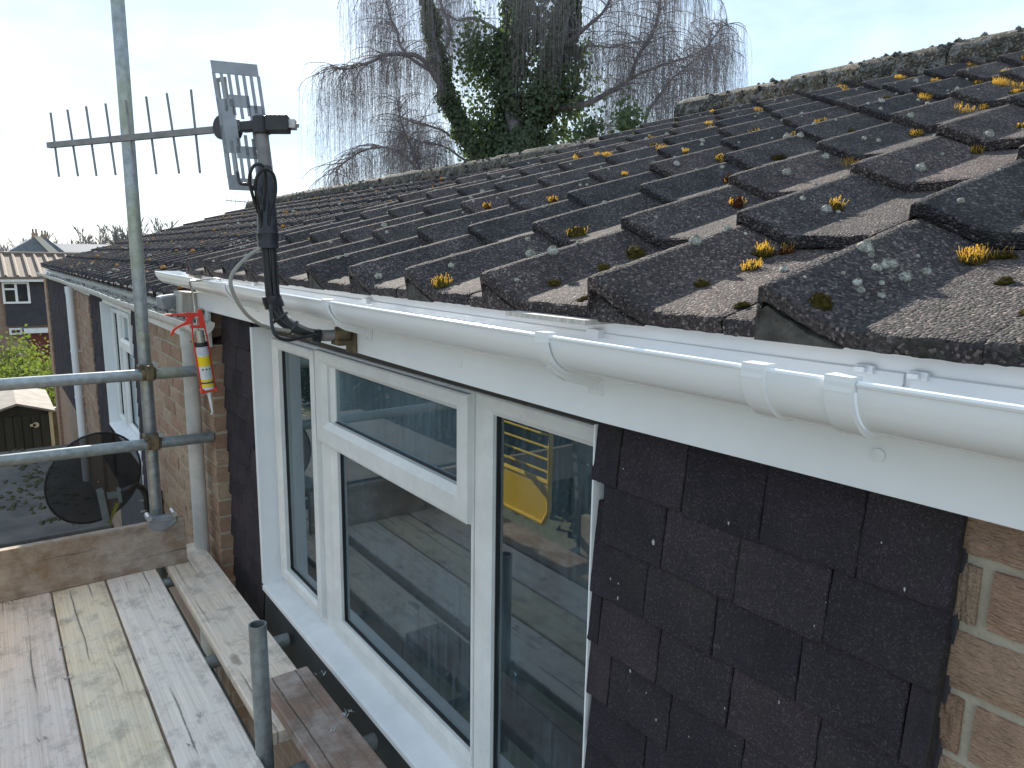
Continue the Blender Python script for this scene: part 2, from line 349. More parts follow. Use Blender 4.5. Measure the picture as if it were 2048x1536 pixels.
MT_TWIG = simple('birch_twig', (.15, .13, .14), (.22, .20, .21), .8, 3)
MT_IVY = m_trans('ivy_leaf', (.06, .08, .05), (.035, .055, .015))  # leaf colour also lifted for the glare, on top of real translucency
MT_HEDGE = m_trans('dark_hedge_leaf', (.012, .02, .010), (.004, .008, .002))
MT_BUSH = m_trans('shrub_leaf', (.07, .095, .022), (.06, .08, .012))
MT_FARTREE = simple('haze_pale_bark', (.15, .145, .14), (.22, .21, .2), .9, 3)  # paler bark puts the distance haze into the colour
MT_GRASS = simple('grass_and_soil', (.14, .16, .08), (.34, .31, .25), .95, .6, b=.5, bs=8, bd=.05, detail=8)  # ground colour lightened to bounce light up to the shaded facade
MT_PAVE = simple('grey_paving', (.42, .41, .39), (.55, .53, .5), .9, 2)
MT_ROOM = simple('room_wall', (.16, .17, .165), (.2, .21, .2), .9, 2)
MT_BLUEROOF = simple('slate_roof', (.10, .12, .15), (.14, .16, .19), .8, 3)
MT_STUCCO = simple('pale_render', (.5, .47, .42), rough=.9)
MT_DARKCLAD = simple('dark_cladding', (.035, .035, .042), (.055, .052, .06), .85, 5, b=.4, bs=20)
MT_REDDOOR = simple('red_brown_door', (.14, .025, .018), (.17, .035, .025), .6, 3)
MT_TROUGH = simple('brown_trough_tile', (.13, .095, .075), (.20, .155, .125), .9, 4)
MT_FELT = simple('mineral_felt', (.19, .17, .15), (.30, .27, .24), .95, 6, b=.6, bs=90, bd=.004, detail=8)
MT_FELTDK = simple('flat_roof_felt', (.05, .05, .05), (.13, .12, .11), .9, 4, b=.5, bs=50, bd=.005, detail=9)
MT_SHED = simple('dark_stained_shed_board', (.016, .018, .013), (.04, .042, .03), .8, 6, stretch=(1, 1, .2), b=.3)
MT_PALEWOOD = simple('pale_timber', (.45, .40, .24), (.55, .5, .32), .8, 6)
MT_FENCE = simple('brown_fence_timber', (.10, .065, .035), (.19, .13, .075), .85, 4, b=.4)
MT_YELLOW = simple('yellow_plastic', (.88, .56, .02), (.92, .60, .03), .35, 8)
MT_CAR = simple('red_car_paint', (.30, .012, .016), rough=.2)
MT_DARKGL = simple('dark_window_glass', (.02, .024, .028), rough=.05)
MT_TYRE = simple('tyre_rubber', (.015, .015, .016), rough=.8)
def m_mesh():
    m, t, p = newmat('perforated_black_mesh'); o = t.nodes['Material Output']
    p.inputs['Base Color'].default_value = (.012, .013, .014, 1); p.inputs['Roughness'].default_value = .4
    tr = N(t, 'ShaderNodeBsdfTransparent'); mi = N(t, 'ShaderNodeMixShader'); mi.inputs[0].default_value = .84
    t.links.new(tr.outputs[0], mi.inputs[1]); t.links.new(p.outputs[0], mi.inputs[2]); t.links.new(mi.outputs[0], o.inputs[0]); return m
MT_MESH = m_mesh()
# ================================================================== SETTING: ground
def ground_z(x, y):
    return -5.2 - .05*min(max(0, y-15), 45) - .02*max(0, -x-6 if x < -6 else 0)*.5
b = MB(); xs = [-600, -200, -80, -40, -20, -10, -5, 0, 5, 10, 20, 40, 80, 200, 600]; ys = [-300, -60, -20, 0, 8, 15, 22, 30, 40, 50, 60, 90, 150, 400, 1500]
for j, y in enumerate(ys):
    for i, x in enumerate(xs): b.v.append((x, y, ground_z(x, y)))
nx = len(xs)
for j in range(len(ys)-1):
    for i in range(nx-1): b.f.append((j*nx+i, j*nx+i+1, (j+1)*nx+i+1, (j+1)*nx+i)); b.m.append(0)
kind(b.obj('ground', MT_GRASS), 'structure')
b = MB(); b.box((-1.9, -12, -5.3), (.7, 13.2, -5.17)); kind(b.obj('path', MT_PAVE), 'structure')
b = MB(); b.add([(-9, 27, -5.78), (6, 27, -5.78), (6, 37, -6.28), (-9, 37, -6.28)], [(0, 1, 2, 3)]); kind(b.obj('driveway', MT_PAVE), 'structure')

# ================================================================== ROOF TILES
AL = R(17.7); TW, TG = .297, .372; XE, Z0 = .735, -.024; TILT = R(3.5); BE = AL-TILT
SV = Vector((math.cos(AL), 0, math.sin(AL)))
NB = Vector((-math.sin(BE), 0, math.cos(BE))); XB = Vector((math.cos(BE), 0, math.sin(BE)))
PROF = [(-.236, 0), (-.16, .0005), (-.103, .001), (-.094, .003), (-.012, .0435), (-.005, .0463), (.0, .047), (.004, .045), (.011, .007), (.018, .0005), (.060, 0)]
def ztop(y):
    for (a, za), (c, zc) in zip(PROF, PROF[1:]):
        if a <= y <= c: return za+(zc-za)*(y-a)/(c-a)
    return 0
def tile_mesh(seed, hi=True):
    rr = random.Random(seed); of = Vector((seed*13.7, seed*3.1, 0)); L_ = .425
    if hi:
        ysm = [-.236, -.2345, -.23]+[-.236+.008*k for k in range(1, 17)]+[-.099, -.094]+[-.094+.0075*k for k in range(1, 11)]+[-.012, -.007, -.003, 0, .002, .004, .007, .011, .014, .018, .026, .034, .042, .05, .056, .059, .060]
        ysm = sorted(set(round(y, 5) for y in ysm)); xsm = [0, .002, .005, .010, .017, .027]+[.04+.02*k for k in range(17)]+[.39, L_]
    else:
        ysm = [p[0] for p in PROF]; xsm = [0, .004, .2, L_]
    b = MB(); ny = len(ysm); nf = 5 if hi else 1
    th = .0225
    for y in ysm:
        row = []
        edge = min(abs(y+.236), abs(y-.060))
        for k in range(nf, 0, -1):                  # front face, bottom to top
            q = k/nf
            p = Vector((0, y, ztop(y)-th*q))
            if hi:
                n = noise.noise_vector(p*70+of); p += Vector((n.x*.0022-.0012*math.sin(q*3.1), n.y*.0006, n.z*.0012 if q < 1 else n.z*.003))
            row.append(p)
        for x in xsm:
            p = Vector((x, y, ztop(y)))
            if hi:
                n1 = noise.noise_vector(p*38+of); n2 = noise.noise_vector(p*150+of*2)
                fe = max(0, 1-x/.012); ce = max(0, 1-abs(y)/.008)*.5
                p.z += n1.z*.0007+n2.z*.0005 - fe*fe*.0012 - max(0, fe-.3)*abs(n1.x)*.005 - ce*abs(n1.y)*.005 - fe*abs(n2.x)*.0015
                if edge < .003: p.z -= .0015
                if x == 0: p.x += .001+n1.x*.0015
            row.append(p)
        b.v += [tuple(p) for p in row]
    m = nf+len(xsm)
    for i in range(ny-1):
        for k in range(m-1): b.f.append((i*m+k, (i+1)*m+k, (i+1)*m+k+1, i*m+k+1)); b.m.append(0)
    # sides and underside
    for i in (0, ny-1):
        base = len(b.v); y = ysm[i]; b.v += [(0, y, ztop(y)-th), (L_, y, ztop(y)-th)]
        b.f.append(tuple([i*m+k for k in range(nf, m)]+[base+1, i*m])); b.m.append(0)
    base = len(b.v)
    for y in ysm: b.v += [(.0, y, ztop(y)-th), (L_, y, ztop(y)-th)]
    for i in range(ny-1): b.f.append((base+2*i, base+2*i+1, base+2*i+3, base+2*i+2)); b.m.append(0)
    me = b.mesh('tile', MT_TILE if hi else MT_TILE_FAR, smooth=hi)
    if hi: me.set_sharp_from_angle(angle=R(24))
    return me
HI = [tile_mesh(k+1) for k in range(5)]; LO = [tile_mesh(1, False)]
TILES = {}
def tile_mat(yc, j, drop, jit=True):
    o = Vector((XE, yc, Z0-drop)) + SV*(TG*j) - NB*.047
    M3 = Matrix(((XB.x, 0, NB.x, 0), (0, 1, 0, 0), (XB.z, 0, NB.z, 0), (0, 0, 0, 1)))
    J = Matrix.Rotation(R(U(-.35, .35)), 4, 'Z') @ Matrix.Rotation(R(U(-.3, .3)), 4, 'X') if jit else Matrix.Identity(4)
    return Matrix.Translation(o+Vector((U(-.003, .003) if j == 0 else U(-.004, .004), U(-.0015, .0015), U(-.001, .0015)))) @ M3 @ J
NC = 10
def roof(parent, y0, ncol, drop, meshes, yend0, yend1):
    b = MB()                                         # deck: underlay slab under the tiles, both slopes
    xr = XE + math.cos(AL)*TG*9.45; zr = Z0-drop+math.sin(AL)*TG*9.45
    e = .085
    b.prism([(.83, Z0-drop-e+.022), (xr, zr-e), (2*xr-XE, Z0-drop-e), (2*xr-XE, Z0-drop-e-.05), (xr, zr-e-.06), (.83, Z0-drop-e-.012)], (0, yend0, 0), (1, 0, 0), (0, 0, 1), (0, 1, 0), yend1-yend0)
    rf = b.obj('roof', MT_DARKCLAD, parent)
    tl = []
    for i in range(ncol):
        for j in range(NC):
            mw = tile_mat(y0+TW*i, j, drop); me = meshes[rnd.randrange(len(meshes))]
            o = place('tile', me, rf, mw); TILES[(round(drop, 3), i, j)] = mw; tl.append(o)
    b = MB(); b.prism([(xr, zr-.01), (2*xr-XE, Z0-drop), (2*xr-XE, Z0-drop-.04), (xr, zr-.05)], (0, yend0, 0), (1, 0, 0), (0, 0, 1), (0, 1, 0), yend1-yend0)
    b.obj('rear_slope', MT_TILE_FAR, rf)
    # half-round ridge tiles
    y = yend0; k = 0
    while y < yend1-.02:
        l = min(.45, yend1-y); rings = []
        rad = .125+U(-.004, .004); dz = U(-.006, .006); dx = U(-.006, .006); n = 16
        for yy, rr in ((y+.004, rad), (y+l*.5, rad+.002), (y+l-.003, rad+.006)):
            o_ = [Vector((xr+dx+math.cos(a)*rr, yy, zr-.055+dz+math.sin(a)*rr*.98)) for a in [R(-12)+R(204)*q/n for q in range(n+1)]]
            i_ = [Vector((xr+dx+math.cos(a)*(rr-.016), yy, zr-.055+dz+math.sin(a)*(rr-.016))) for a in [R(192)-R(204)*q/n for q in range(n+1)]]
            rings.append([p+Vector(noise.noise_vector(p*30))*.004 for p in o_]+i_)
        mb = MB(); mb.loft(rings, True, True); mb.obj('ridge_tile', MT_RIDGE, rf, smooth=True); y += l
    return rf, xr, zr

# ================================================================== BRICKWORK
def brick_mesh(seed, hi=True):
    b = MB(); L_, H_, D_ = .235, .069, .10; n, m = (12, 5) if hi else (1, 1); of = Vector((seed*7.1, 0, 0))
    for j in range(m+1):
        for i in range(n+1):
            y = -L_/2+L_*i/n; z = -H_/2+H_*j/m; ed = min(i, n-i, j, m-j) == 0
            x = (.004 if ed and hi else 0); p = Vector((x, y, z))
            if hi:
                q = noise.noise_vector(p*45+of); p += Vector((q.x*.003, q.y*.0018 if ed else 0, q.z*.0018 if ed else 0))
            b.v.append(tuple(p))
    for j in range(m):
        for i in range(n): a = j*(n+1)+i; b.f.append((a, a+n+1, a+n+2, a+1)); b.m.append(0)
    bb = len(b.v); ring = [i for i in range(n+1)]+[(j*(n+1)+n) for j in range(1, m+1)]+[m*(n+1)+i for i in range(n-1, -1, -1)]+[j*(n+1) for j in range(m-1, 0, -1)]
    for r_ in ring: v = b.v[r_]; b.v.append((D_, v[1], v[2]))
    k = len(ring)
    for i in range(k): b.f.append((ring[i], ring[(i+1) % k], bb+(i+1) % k, bb+i)); b.m.append(0)
    b.f.append(tuple(range(bb, bb+k))); b.m.append(0)
    return b.mesh('brick', MT_BRICK, smooth=False)
BR = [brick_mesh(k) for k in range(4)]; BRL = [brick_mesh(0, False)]
CO = .0815
def brick_wall(parent, x, y0, y1, ztop_, zlow, zbase, meshes, phase=0.0, thick=.1):
    b = MB(); b.box((x+.009, y0+.004, zlow), (x+thick-.005, y1-.004, ztop_)); 
    wo = b.obj('brick_wall', MT_MORTAR, parent)
    if zbase < zlow:
        b = MB(); b.box((x+.002, y0, zbase), (x+thick, y1, zlow-.002)); b.obj('lower_wall', MT_BRICKFAR, parent)
    pit = .235+.0125; k = 0; z = ztop_-.006-.0345
    while z > zlow:
        y = y0 - (pit/2 if (k % 2) else 0) - phase*pit
        while y < y1-.01:
            a, c = max(y, y0), min(y+.235, y1)
            if c-a > .03:
                mw = Matrix.Translation((x+U(-.0015, .002), (a+c)/2, z+U(-.0015, .0015))) @ Matrix.Rotation(R(U(-.4, .4)), 4, 'X') @ Matrix.Diagonal((1, (c-a)/.235, 1, 1))
                place('brick', meshes[rnd.randrange(len(meshes))], wo, mw)
            y += pit
        z -= CO; k += 1
    return wo

# ================================================================== HUNG TILES
def hung_mesh(seed):
    rr = random.Random(seed); n = 10; W_, H_, T_ = .137, .170, .012; b = MB(); of = Vector((seed*5.3, 1, 2))
    pr = []
    for i in range(n+1): pr.append((-W_/2+W_*i/n, 0))
    for j in range(1, 9): pr.append((W_/2, H_*j/8))
    for i in range(n-1, -1, -1): pr.append((-W_/2+W_*i/n, H_))
    for j in range(7, 0, -1): pr.append((-W_/2, H_*j/8))
    P_ = []
    for y, z in pr:
        q = noise.noise_vector(Vector((y, z, 0))*55+of); q2 = noise.noise_vector(Vector((y, z, 0))*160+of)
        P_.append((y+q.y*.0022+q2.y*.001, z+(q.z*.0022+q2.z*.001 if z < .01 else 0)))
    k = len(P_)
    b.v = [(0, y, z) for y, z in P_]+[(.0025, y*1.012, z-.001) for y, z in P_]+[(T_, y, z) for y, z in P_]
    b.v = [(.0018, y, z) for y, z in P_]+[(T_, y, z) for y, z in P_]+[(0, y*.975, .0025+z*.975) for y, z in P_]
    b.f = [(i, (i+1) % k, k+(i+1) % k, k+i) for i in range(k)]+[(2*k+i, 2*k+(i+1) % k, (i+1) % k, i) for i in range(k)]+[tuple(range(2*k, 3*k))]
    b.m = [0]*len(b.f)
    return b.mesh('hung_tile', MT_HUNG)
HT = [hung_mesh(k) for k in range(6)]
def hung_panel(parent, x, y0, y1, ztop_, rows, offs, gauge=.1025):
    b = MB(); b.box((x+.026, y0+.004, ztop_-gauge*rows-.1), (x+.16, y1-.004, ztop_+.03)); po = b.obj('tile_hanging', MT_DARKCLAD, parent)
    for k in range(rows):
        zb = ztop_-gauge*(k+1)+(.022 if k == 0 else 0); off = offs[k] if k < len(offs) else y0+U(.04, .14)
        ys = []; y = off
        while y < y1: y += .1405
        while y > y0-.14: ys.append(y); y -= .1405
        for y in ys:                                  # tile spans [y-.1405, y]
            a, c = max(y-.1405, y0+U(-.006, .006)), min(y, y1+U(-.008, .006))
            if c-a < .025: continue
            sc_ = (c-a-.002)/.137
            mw = Matrix.Translation((x+U(-.0015, .0015), (a+c)/2, zb+U(-.0025, .0025))) @ Matrix.Rotation(R(5.0+U(-.5, .5)), 4, 'Y') @ Matrix.Rotation(R(U(-.5, .5)), 4, 'X') @ Matrix.Diagonal((1, sc_, 1, 1))
            place('hung_tile', HT[rnd.randrange(6)], po, mw)
    return po

# ================================================================== WINDOWS
def ring(b, x0, x1, ya, yb, za, zb, wl, wr, wt, wb, ch=.010):
    """picture frame of four mitred, chamfered members; ya<yb, za<zb, front face at x0"""
    o = [(ya, za), (yb, za), (yb, zb), (ya, zb)]; i = [(ya+wr, za+wb), (yb-wl, za+wb), (yb-wl, zb-wt), (ya+wr, zb-wt)]
    def cl(p, q, t): 
        return tuple(p[k]+(q[k]-p[k])*t for k in (0, 1))
    o2 = [cl(o[k], i[k], .10) for k in range(4)]; i2 = [cl(i[k], o[k], .28) for k in range(4)]
    V_ = [(x1, *p) for p in o]+[(x0+.003, *p) for p in o]+[(x0, *p) for p in o2]+[(x0, *p) for p in i2]+[(x0+ch, *p) for p in i]+[(x1, *p) for p in i]
    F_ = [(r*4+k, r*4+(k+1) % 4, (r+1)*4+(k+1) % 4, (r+1)*4+k) for r in range(5) for k in range(4)]
    F_ += [(20+k, 20+(k+1) % 4, (k+1) % 4, k) for k in range(4)]
    b.add(V_, F_)
def gasket(b, x, ya, yb, za, zb, w_=.007):
    for (a, c, d, e) in ((ya, ya+w_, za, zb), (yb-w_, yb, za, zb), (ya+w_, yb-w_, za, za+w_), (ya+w_, yb-w_, zb-w_, zb)): b.box((x, a, d), (x+.012, c, e))
def pane(parent, x, ya, yb, za, zb, mat=None):
    b = MB(); b.box((x, ya, za), (x+.004, yb, zb)); b.obj('pane', mat or MT_GLASS, parent)
    b = MB(); gasket(b, x-.006, ya-.003, yb+.003, za-.003, zb+.003); b.obj('gasket', MT_GASKET, parent)
def terrace_window(parent, xo, xf, D, zt, zb, flip=False):
    """D: y positions (right outer, right glass r,l, mullion, centre glass r,l, left sash r,l(glass), outer left)"""
    ro, rgr, rgl, mu, cgr, cgl, lsr, lgr, lgl, lo = D
    wd = empty('window'); wd.parent = parent
    b = MB()
    ring(b, xf, xf+.07, ro, mu, zb, zt, mu-rgl, rgr-ro, .045, .07)
    ring(b, xf, xf+.07, mu+.003, lsr-.006, zb, zt, (lsr-.006)-cgl, cgr-mu-.003, .04, .07)
    ring(b, xf+.004, xf+.07, lsr-.004, lo, zb, zt, .03, .03, .03, .03)
    b.obj('frame', MT_FRAME, wd)
    zv = zt-(zt-zb)*.315
    b = MB(); ring(b, xf-.017, xf+.03, lsr+.004, lo-.03, zb+.03, zt-.012, (lo-.03)-lgl, lgr-lsr-.004, .04, .042); b.obj('casement_sash', MT_FRAME, wd)
    b = MB(); ring(b, xf-.019, xf+.03, mu+.006, lsr-.012, zv, zt-.006, .086, .060, .048, .082, .012); s_ = b.obj('vent_sash', MT_FRAME, wd)
    b = MB(); b.box((xf+.001, mu+.01, zv-.008), (xf+.06, lsr-.02, zv+.02)); b.obj('transom_bar', MT_FRAME, wd)
    xg = xf+.026
    pane(wd, xg, rgr, rgl, zb+.07, zt-.045); pane(wd, xg, cgr, cgl, zb+.07, zv-.008)
    pane(wd, xg-.012, mu+.066, lsr-.098, zv+.082, zt-.054, MT_GLASSM); pane(wd, xg-.012, lgr, lgl, zb+.072, zt-.052)
    # sill with sloping top and rounded nose
    b = MB(); b.prism([(xo-.002, zb-.034), (xo-.004, zb-.030), (xo-.004, zb-.014), (xo-.001, zb-.010), (xf+.02, zb+.004), (xf+.06, zb+.004), (xf+.06, zb-.034)], (0, ro-.02, 0), (1, 0, 0), (0, 0, 1), (0, 1, 0), lo-ro+.03)
    b.obj('sill', MT_SILL, wd, bevel=.002)
    b = MB(); b.box((xo, lo+.001, zb-.008), (xf+.06, lo+.026, zt+.03)); b.obj('reveal', MT_FASCIA, wd, bevel=.0015)
    b = MB(); b.box((xo+.003, ro-.005, zb-.2), (xf+.06, ro-.001, zt+.03)); b.obj('reveal', MT_FASCIA, wd, bevel=.0015)
    return wd

# ================================================================== GUTTERS
def gutter_ring(x0, x1, y, z, t=.0025, n=18, ext=0):
    c = (x0+x1)/2; r = (x1-x0)/2+ext
    o_ = [Vector((c-math.cos(a)*r, y, z-math.sin(a)*r*1.01)) for a in [math.pi*q/n for q in range(n+1)]]
    i_ = [Vector((c-math.cos(a)*(r-t), y, z-math.sin(a)*(r-t)*1.01)) for a in [math.pi*(n-q)/n for q in range(n+1)]]
    i_[0].z += 0; 
    return o_+i_
def gutter(parent, x0, x1, ys, zf, mat, name='gutter', back=.0):
    b = MB(); b.loft([gutter_ring(x0, x1, y, zf(y)) for y in ys], True, True)
    lip = [Vector((x0, y, zf(y))) for y in ys]
    b.tube([p+Vector((.001, 0, .0005)) for p in lip], .0035, 8)
    b.tube([Vector((x1-.001, y, zf(y)+back)) for y in ys], .002, 6)
    return b.obj(name, mat, parent, smooth=True)
def strap(b, x0, x1, y, z, w_=.018, ext=.0055):
    rr = [gutter_ring(x0, x1, y-w_/2, z+.003, .006, 18, ext), gutter_ring(x0, x1, y+w_/2, z+.003, .006, 18, ext)]
    b.loft(rr, True, True); b.box((x0-.0085, y-w_/2-.0003, z-.008), (x0+.012, y+w_/2+.0003, z+.0075))
# ================================================================== NEAR HOUSE
house = empty('terrace_house'); tag(house, 'nearest brick terrace house with new white gutter, mossy tiled roof and white window', 'house', 'stepped terrace houses')
roof1, XR, ZR = roof(house, .513-4*TW, 15, 0.0, HI, .513-4*TW-.24, .513+10*TW+.06)
VERGE1 = .513+10*TW+.06
def interp(P):
    P = sorted(P)
    def f(y):
        if y <= P[0][0]: return P[0][1]
        for (a, c), (d, e) in zip(P, P[1:]):
            if y <= d: return c+(e-c)*(y-a)/(d-a)
        return P[-1][1]
    return f
zf1 = interp([(3.9, -.0875), (3.2, -.0965), (2.6, -.1035), (2.0, -.1095), (1.4, -.1135), (.9, -.1155), (.4, -.1160), (-1.3, -.1165)])
# fascia, soffit, eaves mortar
b = MB(); ys = [-1.4+.124*k for k in range(41)]
fb = interp([(3.6, -.250), (2.66, -.2475), (1.29, -.2585), (.82, -.26), (.24, -.252), (-1.4, -.25)])
b.loft([[Vector((.787+.0012*math.sin(y*4), y, fb(y))), Vector((.787+.0012*math.sin(y*4+.7), y, -.078)), Vector((.803, y, -.078)), Vector((.803, y, fb(y)))] for y in ys], True, True)
fa = b.obj('fascia', MT_FASCIA, house, bevel=.0015)
for (u, v) in ((921, 728), (1757, 910)):
    p = at(u, v, 'x', .7865); b = MB(); b.tube([p+Vector((.001, 0, 0)), p+Vector((-.002, 0, 0)), p+Vector((-.0032, 0, 0))], [.0075, .0075, .004], 16); b.obj('screw_cap', MT_PVC, fa, smooth=True)
MT_HEAD = simple('brown_shadow_gap', (.05, .04, .034), (.09, .075, .06))  # darkness of the shadow gap below the fascia put into the colour
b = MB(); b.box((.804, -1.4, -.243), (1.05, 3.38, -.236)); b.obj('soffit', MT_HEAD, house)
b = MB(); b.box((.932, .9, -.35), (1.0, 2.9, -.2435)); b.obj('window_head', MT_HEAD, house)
MT_BED = simple('dark_bedding_mortar', (.03, .028, .025), (.085, .08, .07), .95, 60, b=1, bs=90, bd=.012)
# mortar bedding in the open ends of the eaves tiles
for i in range(15):
    y = .513+TW*(i-4); b = MB(); z = Z0-.047*math.cos(BE)
    pr = [(-.100, -.022), (-.060, -.022+.012), (-.02, .010), (-.004, .020), (.008, .012), (.012, -.022)]
    pts = [Vector((XE+.0135+U(-.002, .004), y+a, z+c-.001)) for a, c in pr]; pts2 = [p+Vector((.06, 0, .02)) for p in pts]
    b.loft([pts, pts2], True, True); b.obj('bedding_mortar', MT_BED if i in (4, 7, 9) else MT_TILE, roof1)
b = MB(); b.box((.722, .80, -.097), (.80, 1.005, -.0895)); b.obj('eaves_packer', MT_GREYWOOD, house)
# gutter in two lengths with brackets and union
JY = .357
g1 = gutter(house, .675, .787, [JY+.004+(3.86-JY-.004)*k/40 for k in range(41)], zf1, MT_PVC)
b = MB(); c = (.675+.787)/2; r = .0575; z = zf1(3.86)
b.prism([(c-math.cos(a)*r, z+.004-math.sin(a)*r*1.01) for a in [math.pi*q/18 for q in range(19)]], (0, 3.858, 0), (1, 0, 0), (0, 0, 1), (0, 1, 0), .006); b.obj('stop_end', MT_PVC, g1)
g2 = gutter(house, .6755, .787, [-1.3+(JY-.004+1.3)*k/24 for k in range(25)], zf1, MT_PVC)
for y in (1.69, .838, 2.62, -.35):
    b = MB(); z = zf1(y); strap(b, .675, .787, y, z, .026, .009)
    b.prism([(.682, z-.036), (.692, z-.056), (.720, z-.072), (.770, z-.086), (.7862, z-.094), (.7862, z-.045), (.75, z-.058), (.72, z-.052)], (0, y-.007, 0), (1, 0, 0), (0, 0, 1), (0, 1, 0), .014)
    b.box((.781, y-.015, z-.099), (.7868, y+.015, z-.03)); b.box((.772, y-.014, z-.006), (.7866, y+.014, z+.007))
    b.obj('bracket', MT_PVC, g1, smooth=True)
b = MB()
for y in (.466, .3685):
    b = MB(); strap(b, .675, .787, y, zf1(y), .028, .009); b.obj('union_bracket', MT_PVC, g1, smooth=True)
b = MB(); b.loft([gutter_ring(.675, .787, y, zf1(y)-.0004, .003, 18, .0026) for y in (.372, .46)], True, True); b.obj('union_sleeve', MT_PVC, g1, smooth=True)
for y in (.345, .402):
    b = MB(); b.box((.779, y-.010, zf1(y)-.004), (.7866, y+.010, zf1(y)+.006)); b.box((.772, y-.004, zf1(y)-.002), (.780, y+.008, zf1(y)+.004)); b.obj('gutter_clip', MT_PVC, g1, bevel=.001)
# walls
brick_wall(house, .865, -1.6, .330, -.1635, -1.75, -5.3, BR, .35)
hung_panel(house, .840, .306, .8985, -.1815, 14, [.66, .699, .733, .765, .73, .70, .75, .78, .72, .69, .74, .77, .71, .75])
hung_panel(house, .840, 2.925, 3.386, -.1815, 14, [3.02+.07*(k % 2) for k in range(14)])
terrace_window(house, .838, .92, (.902, .93, 1.338, 1.403, 1.418, 2.278, 2.405, 2.455, 2.81, 2.89), -.314, -1.365)
b = MB(); ysn = [.9+.1*k for k in range(21)]
b.loft([[Vector((.846+.004*noise.noise((0, y*3, 1)), y, -1.40)), Vector((.838+.006*noise.noise((0, y*4, 2)), y, -1.5)), Vector((.83+.006*noise.noise((0, y*4, 5)), y, -1.72)), Vector((.86, y, -1.72)), Vector((.9, y, -1.40))] for y in ysn], True, True)
b.obj('apron_flashing', MT_APRON, house)
b = MB(); b.box((.87, .89, -5.3), (.97, 3.39, -1.715)); b.obj('lower_wall', MT_BRICKFAR, house)
# room seen through the glass
b = MB(); x0, x1, y0, y1, z0, z1 = .99, 4.4, .2, 3.33, -2.5, -.28
V_ = [(x0, y0, z0), (x1, y0, z0), (x1, y1, z0), (x0, y1, z0), (x0, y0, z1), (x1, y0, z1), (x1, y1, z1), (x0, y1, z1)]
b.add(V_, [(0, 1, 2, 3), (4, 7, 6, 5), (1, 5, 6, 2), (0, 4, 5, 1), (2, 6, 7, 3)]); b.box((.991, .2, -2.5), (1.0, 3.33, -1.37)); b.box((.991, .2, -1.37), (1.0, .9, -.28)); b.box((.991, 2.9, -1.37), (1.0, 3.33, -.28)); b.obj('room', MT_ROOM, house)
b = MB(); b.box((.99, .9, -1.40), (1.19, 2.9, -1.375)); b.obj('window_board', MT_FRAME, house, bevel=.004)
# gable upstand at the step to the lower roof, timber and lead at its foot
b = MB(); b.prism([(.80, Z0-.10), (XR, ZR-.10), (2*XR-XE, Z0-.1), (2*XR-XE, Z0-.5), (XR, ZR-.42), (.80, Z0-.36)], (0, VERGE1-.11, 0), (1, 0, 0), (0, 0, 1), (0, 1, 0), .10); b.obj('gable_upstand', MT_BRICKFAR, house)
b = MB(); b.prism([(XE+.02, Z0-.072), (XR, ZR-.07), (XR, ZR-.10), (XE+.02, Z0-.10)], (0, VERGE1-.12, 0), (1, 0, 0), (0, 0, 1), (0, 1, 0), .118); b.obj('verge_mortar', MT_MORTAR, house)
p = at(378, 604, 'y', 3.56); b = MB(); b.box(p-Vector((.035, .02, .055)), p+Vector((.035, .16, .045)), Matrix.Rotation(R(3), 3, 'Y')); b.obj('verge_timber', MT_GREYWOOD, house, bevel=.004)
p = at(346, 604, 'y', 3.68); b = MB(); b.box(p-Vector((.05, .02, .028)), p+Vector((.055, .12, .03)), Matrix.Rotation(R(-8), 3, 'Y')); b.obj('lead_flashing', MT_LEAD, house, bevel=.005)

# ================================================================== NEXT HOUSES, STEPPED DOWN
DROP = .15
def next_house(label, ya, yb, ncol, ycrest0):
    h = empty('terrace_house'); tag(h, label, 'house', 'stepped terrace houses')
    rf, xr, zr = roof(h, ycrest0, ncol, DROP, LO, ycrest0-.24, ycrest0+TW*(ncol-1)+.06)
    b = MB(); b.box((.792, ya, -.415), (.808, yb, -.2)); b.obj('fascia', MT_FRAME, h, bevel=.002)
    b = MB(); b.box((1.6, ya+.01, -5.4), (7.2, yb-.01, -.25)); b.obj('dark_room_block', MT_DARKCLAD, h)  # dark block paints in the unlit rooms behind the panes
    return h, rf
YB = VERGE1+.24
h2, roof2 = next_house('second terrace house with white downpipe beside its brick pier and lower gutter', 3.39, 8.6, 17, YB)
h3, roof3 = next_house('third terrace house with dark tile hanging at the far end of the row', 8.602, 13.6, 17, YB+17*TW)
brick_wall(h2, .79, 3.39, 5.10, -.405, -1.9, -5.4, BR, .0)
hung_panel(h2, .775, 5.10, 5.43, -.40, 15, [])
terrace_window(h2, .772, .86, (5.44, 5.5, 5.9, 5.98, 6.01, 6.43, 6.56, 6.60, 6.87, 6.94), -.44, -1.44)
b = MB(); b.box((.80, 5.43, -5.4), (.9, 6.96, -1.47)); b.obj('lower_wall', MT_DARKCLAD, h2)
hung_panel(h2, .775, 6.97, 7.74, -.40, 15, [])
b = MB(); b.box((.80, 6.96, -5.4), (.9, 7.75, -2.0)); b.box((.8, 5.1, -5.4), (.9, 5.43, -2.0)); b.obj('lower_wall', MT_BRICKFAR, h2)
brick_wall(h2, .77, 7.76, 8.595, -.405, -1.9, -5.4, BRL, .2)
brick_wall(h3, .77, 8.605, 9.74, -.405, -1.9, -5.4, BRL, .0)
hung_panel(h3, .775, 9.76, 13.1, -.40, 15, [])
b = MB(); b.box((.80, 9.75, -5.4), (.9, 13.1, -2.0)); b.obj('lower_wall', MT_BRICKFAR, h3)
brick_wall(h3, .76, 13.11, 13.58, -.405, -1.9, -5.4, BRL, .0)
zf2 = interp([(3.2, -.296), (8, -.300), (13.7, -.322)])
